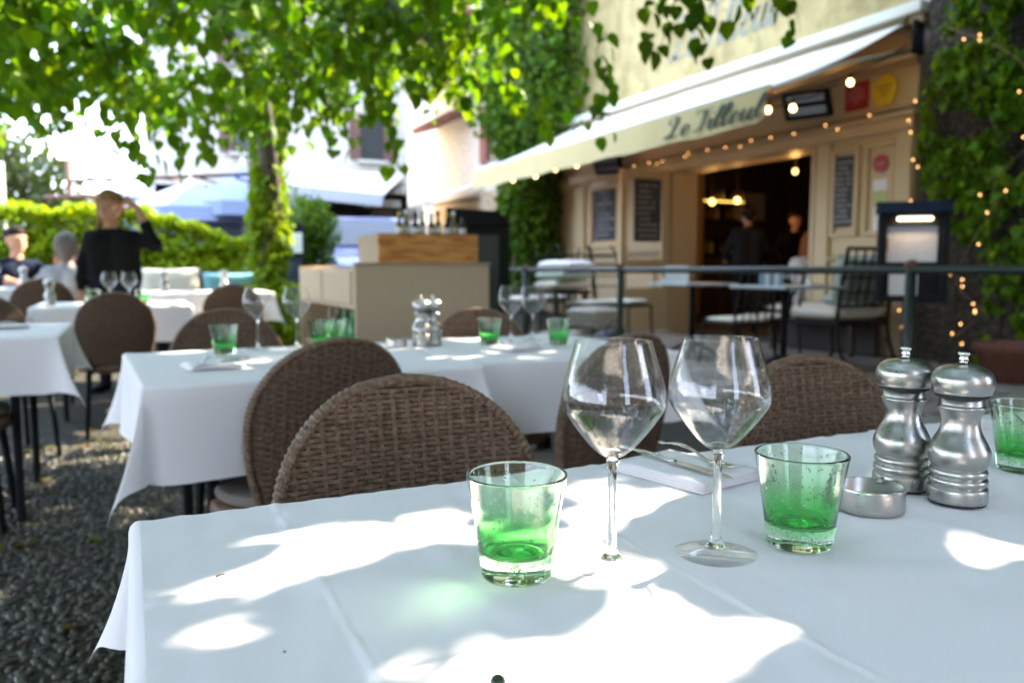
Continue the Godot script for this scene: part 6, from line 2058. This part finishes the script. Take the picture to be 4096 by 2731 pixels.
func dining() -> void:
	# near table
	laid_table(0.9, -0.527, 1.8, 0.86, 0.135, 5, "dining table in the foreground", "white tablecloth of the foreground table, dappled with sun", 0.0, [-0.757, -0.45, 0.25], [], 0.42, 0.014)
	var y := 0.7535
	wine_glass("clear wine glass on the foreground table, left one of the near pair", Vector3(0.399, y, -0.616), true, "wine glasses")
	wine_glass("clear wine glass on the foreground table, right one of the near pair", Vector3(0.508, y, -0.598), true, "wine glasses")
	tumbler("green bubbled tumbler in full sun, left of the two near wine glasses", Vector3(0.308, y, -0.633), 1, "green tumblers")
	tumbler("green bubbled tumbler in shade beside the ashtray on the foreground table", Vector3(0.602, y, -0.583), 2, "green tumblers")
	tumbler("green bubbled tumbler cut by the right edge beyond the pepper mills", Vector3(1.11, y, -0.672), 3, "green tumblers")
	mill("steel pepper mill on the foreground table, further back of the near pair", Vector3(0.877, y, -0.684), 0.3)
	mill("steel pepper mill on the foreground table, nearer of the near pair", Vector3(0.885, y, -0.612), 1.4)
	ashtray("round steel ashtray between the green tumbler and the near pepper mills", Vector3(0.766, y, -0.636))
	napkin("folded white napkin under the fork and knife behind the near wine glasses", Vector3(0.672, y, -0.862), 0.22)
	fork("steel fork lying on the napkin behind the near wine glasses", Vector3(0.715, y + 0.0122, -0.885), -0.05)
	knife("steel table knife on the napkin, left of the fork", Vector3(0.663, y + 0.0122, -0.868), 0.12)
	napkin("folded white napkin at the right edge behind the third tumbler", Vector3(1.40, y, -0.86), -0.2)
	fork("steel fork on the napkin at the right edge of the foreground table", Vector3(1.40, y + 0.0122, -0.87), -0.25)
	# chairs
	chair0 = make_chair()
	chair(0.385, -0.915, 0.03, "brown wicker chair across the foreground table, just left of the near wine glasses", true)
	chair(1.15, -0.86, -0.05, "brown wicker chair drawn up to the foreground table, behind the pepper mills")
	chair(0.385, -2.145, PI + 0.24, "brown wicker chair with its back to us at the second table, beside the hanging cloth")
	chair(1.10, -1.975, PI + 0.3, "brown wicker chair with its back to us, seen through the near left wine glass")
	chair(0.345, -3.06, 0.04, "brown wicker chair across the second table, behind its left tumbler and wine glasses")
	chair(1.25, -2.75, -0.12, "brown wicker chair across the second table, beside the right pair of wine glasses")
	chair(-0.09, -5.42, PI + 0.03, "dark wicker chair with its back to us before the standing person")
	chair(0.70, -6.35, PI - 0.1, "dark wicker chair before the far tables, left of the service cabinet")
	chair(-0.62, -4.95, 0.5, "brown wicker chair behind the cloth covered table at the left edge")
	chair(-0.62, -7.15, PI + 0.1, "brown wicker chair with its back to us before the striped person")
	chair(-0.66, -3.72, PI / 2, "wicker chair pushed under the table at the left edge")
	# second row: two tables
	laid_table(0.44, -2.49, 0.88, 0.84, 0.22, 8, "dining table left in the second row", "white tablecloth with a long hanging corner on the second row's left table", 0.05, [0.1], [-0.1], 0.40)
	laid_table(1.28, -2.57, 0.76, 0.82, 0.22, 9, "dining table right in the second row", "white tablecloth of the second row's right table, behind the near wine glasses", 0.0, [0.05], [], 0.5)
	y = 0.756 + gy(-2.5)
	wine_glass("clear wine glass on the second row's left table, left of its pair", Vector3(0.385, y, -2.80), false, "wine glasses")
	wine_glass("clear wine glass on the second row's left table, right of its pair", Vector3(0.515, y, -2.80), false, "wine glasses")
	tumbler("green tumbler on the second row's left table, above the hanging corner", Vector3(0.265, y, -2.68), 4, "green tumblers", false)
	tumbler("pale green tumbler behind the second row, left of the pair before the bottles", Vector3(0.60, y, -2.80), 5, "green tumblers", false)
	tumbler("pale green tumbler behind the second row, right of the pair before the bottles", Vector3(0.655, y, -2.83), 6, "green tumblers", false)
	ashtray("small round steel ashtray on the second row, left of its pepper mills", Vector3(0.84, y - 0.002, -2.70))
	mill("steel pepper mill on the second row, left one before the beige cabinet", Vector3(0.935, y - 0.002, -2.70), 0.0)
	mill("steel salt mill on the second row, right one before the beige cabinet", Vector3(0.985, y - 0.002, -2.72), 0.8)
	tumbler("green tumbler on the second row's right table, left of its wine glasses", Vector3(1.165, y, -2.62), 7, "green tumblers", false)
	tumbler("green tumbler on the second row's right table, right of its wine glasses", Vector3(1.385, y, -2.50), 8, "green tumblers", false)
	wine_glass("clear wine glass on the second row's right table, left of its pair", Vector3(1.27, y, -2.66), false, "wine glasses")
	wine_glass("clear wine glass on the second row's right table, right of its pair", Vector3(1.37, y, -2.68), false, "wine glasses")
	napkin("folded white napkin on the second row's left table beside the wicker chair", Vector3(0.2, y, -2.36), 0.1, 0.15, 0.16)
	fork("steel fork on the napkin of the second row's left table", Vector3(0.18, y + 0.0122, -2.36), -0.2)
	knife("steel knife on the napkin of the second row's left table", Vector3(0.215, y + 0.0122, -2.33), -0.9)
	napkin("folded white napkin on the second row's right table before its wine glasses", Vector3(1.17, y, -2.43), 0.3, 0.15, 0.14)
	fork("steel fork on the napkin of the second row's right table", Vector3(1.2, y + 0.0122, -2.43), 0.9)
	# left table, third row and beyond
	laid_table(-0.82, -4.0, 1.1, 0.86, 0.21, 12, "dining table at the left edge", "white tablecloth of the table at the left edge", 0.0, [], [], 0.45, 0.05)
	y = 0.757 + gy(-4.0)
	tumbler("green tumbler cut by the left edge on the left table", Vector3(-0.70, y, -4.08), 9, "green tumblers", false)
	napkin("folded white napkin on the table at the left edge", Vector3(-0.48, y, -4.1), 0.2)
	fork("fork on the napkin of the table at the left edge", Vector3(-0.46, y + 0.0122, -4.1), 1.2)
	laid_table(-0.1, -6.1, 0.92, 0.84, 0.22, 13, "dining table before the standing person", "white tablecloth of the table before the standing person", 0.0, [], [], 0.4, 0.05)
	y = 0.757 + gy(-6.1)
	wine_glass("clear wine glass before the standing person, left of its pair", Vector3(-0.12, y, -5.80), false, "wine glasses")
	wine_glass("clear wine glass before the standing person, right of its pair", Vector3(-0.005, y, -5.80), false, "wine glasses")
	tumbler("green tumbler left of the wine glasses before the standing person", Vector3(-0.22, y, -5.88), 10, "green tumblers", false)
	tumbler("green tumbler right of the wine glasses before the standing person", Vector3(0.075, y, -5.84), 11, "green tumblers", false)
	mill("steel pepper mill at the left end of the table before the standing person", Vector3(-0.46, y, -5.82), 0.0)
	laid_table(0.55, -7.1, 1.0, 0.8, 0.22, 14, "dining table beyond the third row, before the hedge", "white tablecloth of the far table before the hedge", 0.0, [], [], 0.4, 0.05)
	y = 0.757 + gy(-7.1)
	mill("steel pepper mill on the far table before the beige cushion", Vector3(0.25, y, -6.95), 0.0)
	mill("bright steel pepper mill on the far table before the teal cushion", Vector3(0.70, y, -6.95), 0.0)
	napkin("folded white napkin on the far table before the hedge", Vector3(0.42, y, -6.9), 0.0)
	laid_table(-0.95, -7.75, 0.8, 0.8, 0.2, 15, "dining table of the two seated people at the far left", "white tablecloth of the two seated people's table", 0.0, [], [], 0.4, 0.05)
	y = 0.757 + gy(-7.75)
	mill("steel pepper mill on the two seated people's table", Vector3(-0.78, y, -7.6), 0.0)
	wine_glass("clear wine glass on the two seated people's table", Vector3(-0.98, y, -7.6), false, "wine glasses")
	napkin("crumpled white napkin on the two seated people's table", Vector3(-0.86, y, -7.55), 0.4)
	# cushions along the hedge
	var t := thing("hedge_bench", "long bench in front of the hedge", "bench", Vector3(0.55, gy(-9.4), -9.45))
	part("seat", bx(Vector3(0, 0.42, 0), Vector3(2.0, 0.05, 0.42), 0.008), M.darkwood, t)
	part("backrest", bx(Vector3(0, 0.66, -0.2), Vector3(2.0, 0.28, 0.04), 0.008), M.darkwood, t)
	for x in [-0.9, 0.0, 0.9]: part("leg", bx(Vector3(x, 0.2, 0), Vector3(0.05, 0.4, 0.36), 0.006), M.darkwood, t)
	var c := part("scatter_cushion", pillow(Vector3(0.62, 0.36, 0.14)), M.cream, null, Vector3(0.40, gy(-9.4) + 0.66, -9.5), Basis(Vector3.RIGHT, -0.2))
	tag(c, "cream patterned cushion on the bench before the hedge", "cushion", "scatter cushions")
	c = part("scatter_cushion", pillow(Vector3(0.66, 0.32, 0.14)), M.teal, null, Vector3(1.05, gy(-9.4) + 0.63, -9.42), Basis(Vector3.RIGHT, -0.2))
	tag(c, "teal cushion on the bench before the hedge, right of the cream one", "cushion", "scatter cushions")
	t = thing("leather_armchair", "orange brown leather armchair behind the standing person", "armchair", Vector3(-0.32, gy(-8.4), -8.4), 0.4)
	part("seat", pillow(Vector3(0.5, 0.14, 0.5)), M.tan_leather, t, Vector3(0, 0.42, 0))
	part("backrest", pillow(Vector3(0.5, 0.55, 0.12)), M.tan_leather, t, Vector3(0, 0.74, -0.22))
	for q in [[-1, -1], [1, -1], [1, 1], [-1, 1]]: part("leg", bx(Vector3(q[0] * 0.2, 0.18, q[1] * 0.2), Vector3(0.04, 0.36, 0.04), 0.006), M.darkwood, t)
	# crumbs and a fallen leaf scrap on the near cloth
	var s := sb()
	tube(s, [Vector3(-0.004, 0.001, 0), Vector3(0, 0.0016, -0.001), Vector3(0.004, 0.001, -0.003)], 0.0009, 0.0006, 5)
	tag(part("bud_scale", done(s), M.rust, null, Vector3(0.064, 0.7535, -0.745)), "tiny brown bud scale on the left of the foreground cloth", "plant scrap")
	s = sb()
	ball(s, Vector3.ZERO, Vector3(0.0016, 0.0007, 0.0011), 7, 5)
	tag(part("seed", done(s), M.leaflet_green, null, Vector3(0.502, 0.7545, -0.757)), "tiny yellow green seed on the foreground cloth between the wine glasses", "plant scrap")
	s = sb()
	ball(s, Vector3(0, 0.005, 0), Vector3(0.0055, 0.005, 0.0055), 14, 9)
	tag(part("green_berry", done(s), M.berry, null, Vector3(0.2095, 0.754, -0.459)), "small dark green berry at the bottom edge of the foreground cloth", "berry")
	s = sb()
	ball(s, Vector3.ZERO, Vector3(0.0012, 0.0008, 0.001), 7, 5)
	tag(part("crumb", done(s), M.rust, null, Vector3(0.091, 0.7545, -0.572)), "dark crumb on the near left of the foreground cloth", "crumb")

func _ready() -> void:
	var cam := Camera3D.new()
	cam.name = "camera"
	add_child(cam)
	cam.position = Vector3(0, 1.03, 0)
	cam.rotation = Vector3(deg_to_rad(-5.12), deg_to_rad(-25.6), 0)
	var at := CameraAttributesPhysical.new()
	at.frustum_focal_length = 28.0
	at.frustum_focus_distance = 0.84
	at.frustum_near = 0.02
	at.frustum_far = 900.0
	at.exposure_aperture = 4.5
	cam.attributes = at
	cam.fov = 46.397
	cam.near = 0.02
	cam.far = 900.0
	cam.current = true
	var env := Environment.new()
	env.background_mode = Environment.BG_SKY
	var sky := ProceduralSkyMaterial.new()
	sky.sky_top_color = Color(0.73, 0.815, 0.965)
	sky.sky_horizon_color = Color(0.90, 0.94, 0.98)
	sky.sky_curve = 0.16
	sky.ground_bottom_color = Color(0.30, 0.28, 0.25)
	sky.ground_horizon_color = Color(0.55, 0.55, 0.54)
	sky.sky_energy_multiplier = 1.0
	sky.sun_angle_max = 20.0
	env.sky = Sky.new()
	env.sky.sky_material = sky
	env.tonemap_mode = Environment.TONE_MAPPER_LINEAR
	env.tonemap_exposure = 7.8
	env.sdfgi_enabled = true
	env.ssao_enabled = true
	env.ssil_enabled = true
	var we := WorldEnvironment.new()
	we.name = "environment"
	we.environment = env
	add_child(we)
	var sun := DirectionalLight3D.new()
	sun.name = "sun"
	add_child(sun)
	sun.look_at_from_position(SUN * 60.0, Vector3.ZERO)
	sun.light_energy = 1.5
	sun.light_color = Color(1.0, 0.95, 0.86)
	sun.light_angular_distance = 0.5
	sun.shadow_enabled = true
	materials()
	mat("berry", 0.01, 0.035, 0.008, 0.2)
	mat("tan_leather", 0.30, 0.12, 0.035, 0.5)
	ground()
	restaurant()
	terrace_things()
	far_things()
	hedge()
	linden()
	wall_ivy()
	var w := part("stone_wall", sl(6.4, 6.9, -0.1, 5.4, -4.9, 3.0), M.wall_stone, null)
	tag(w, "dark stone wall under the creeper on the right", "wall")
	station()
	awning()
	railing()
	menu_box()
	heater("black patio heater beside the red plaque under the awning", Vector3(5.95, 2.62, -5.85), 0.46, -1.15)
	heater("small looking black patio heater at the far end of the awning", Vector3(6.1, 2.5, -9.65), 0.46, -1.15)
	dining()
	people()
	lights()
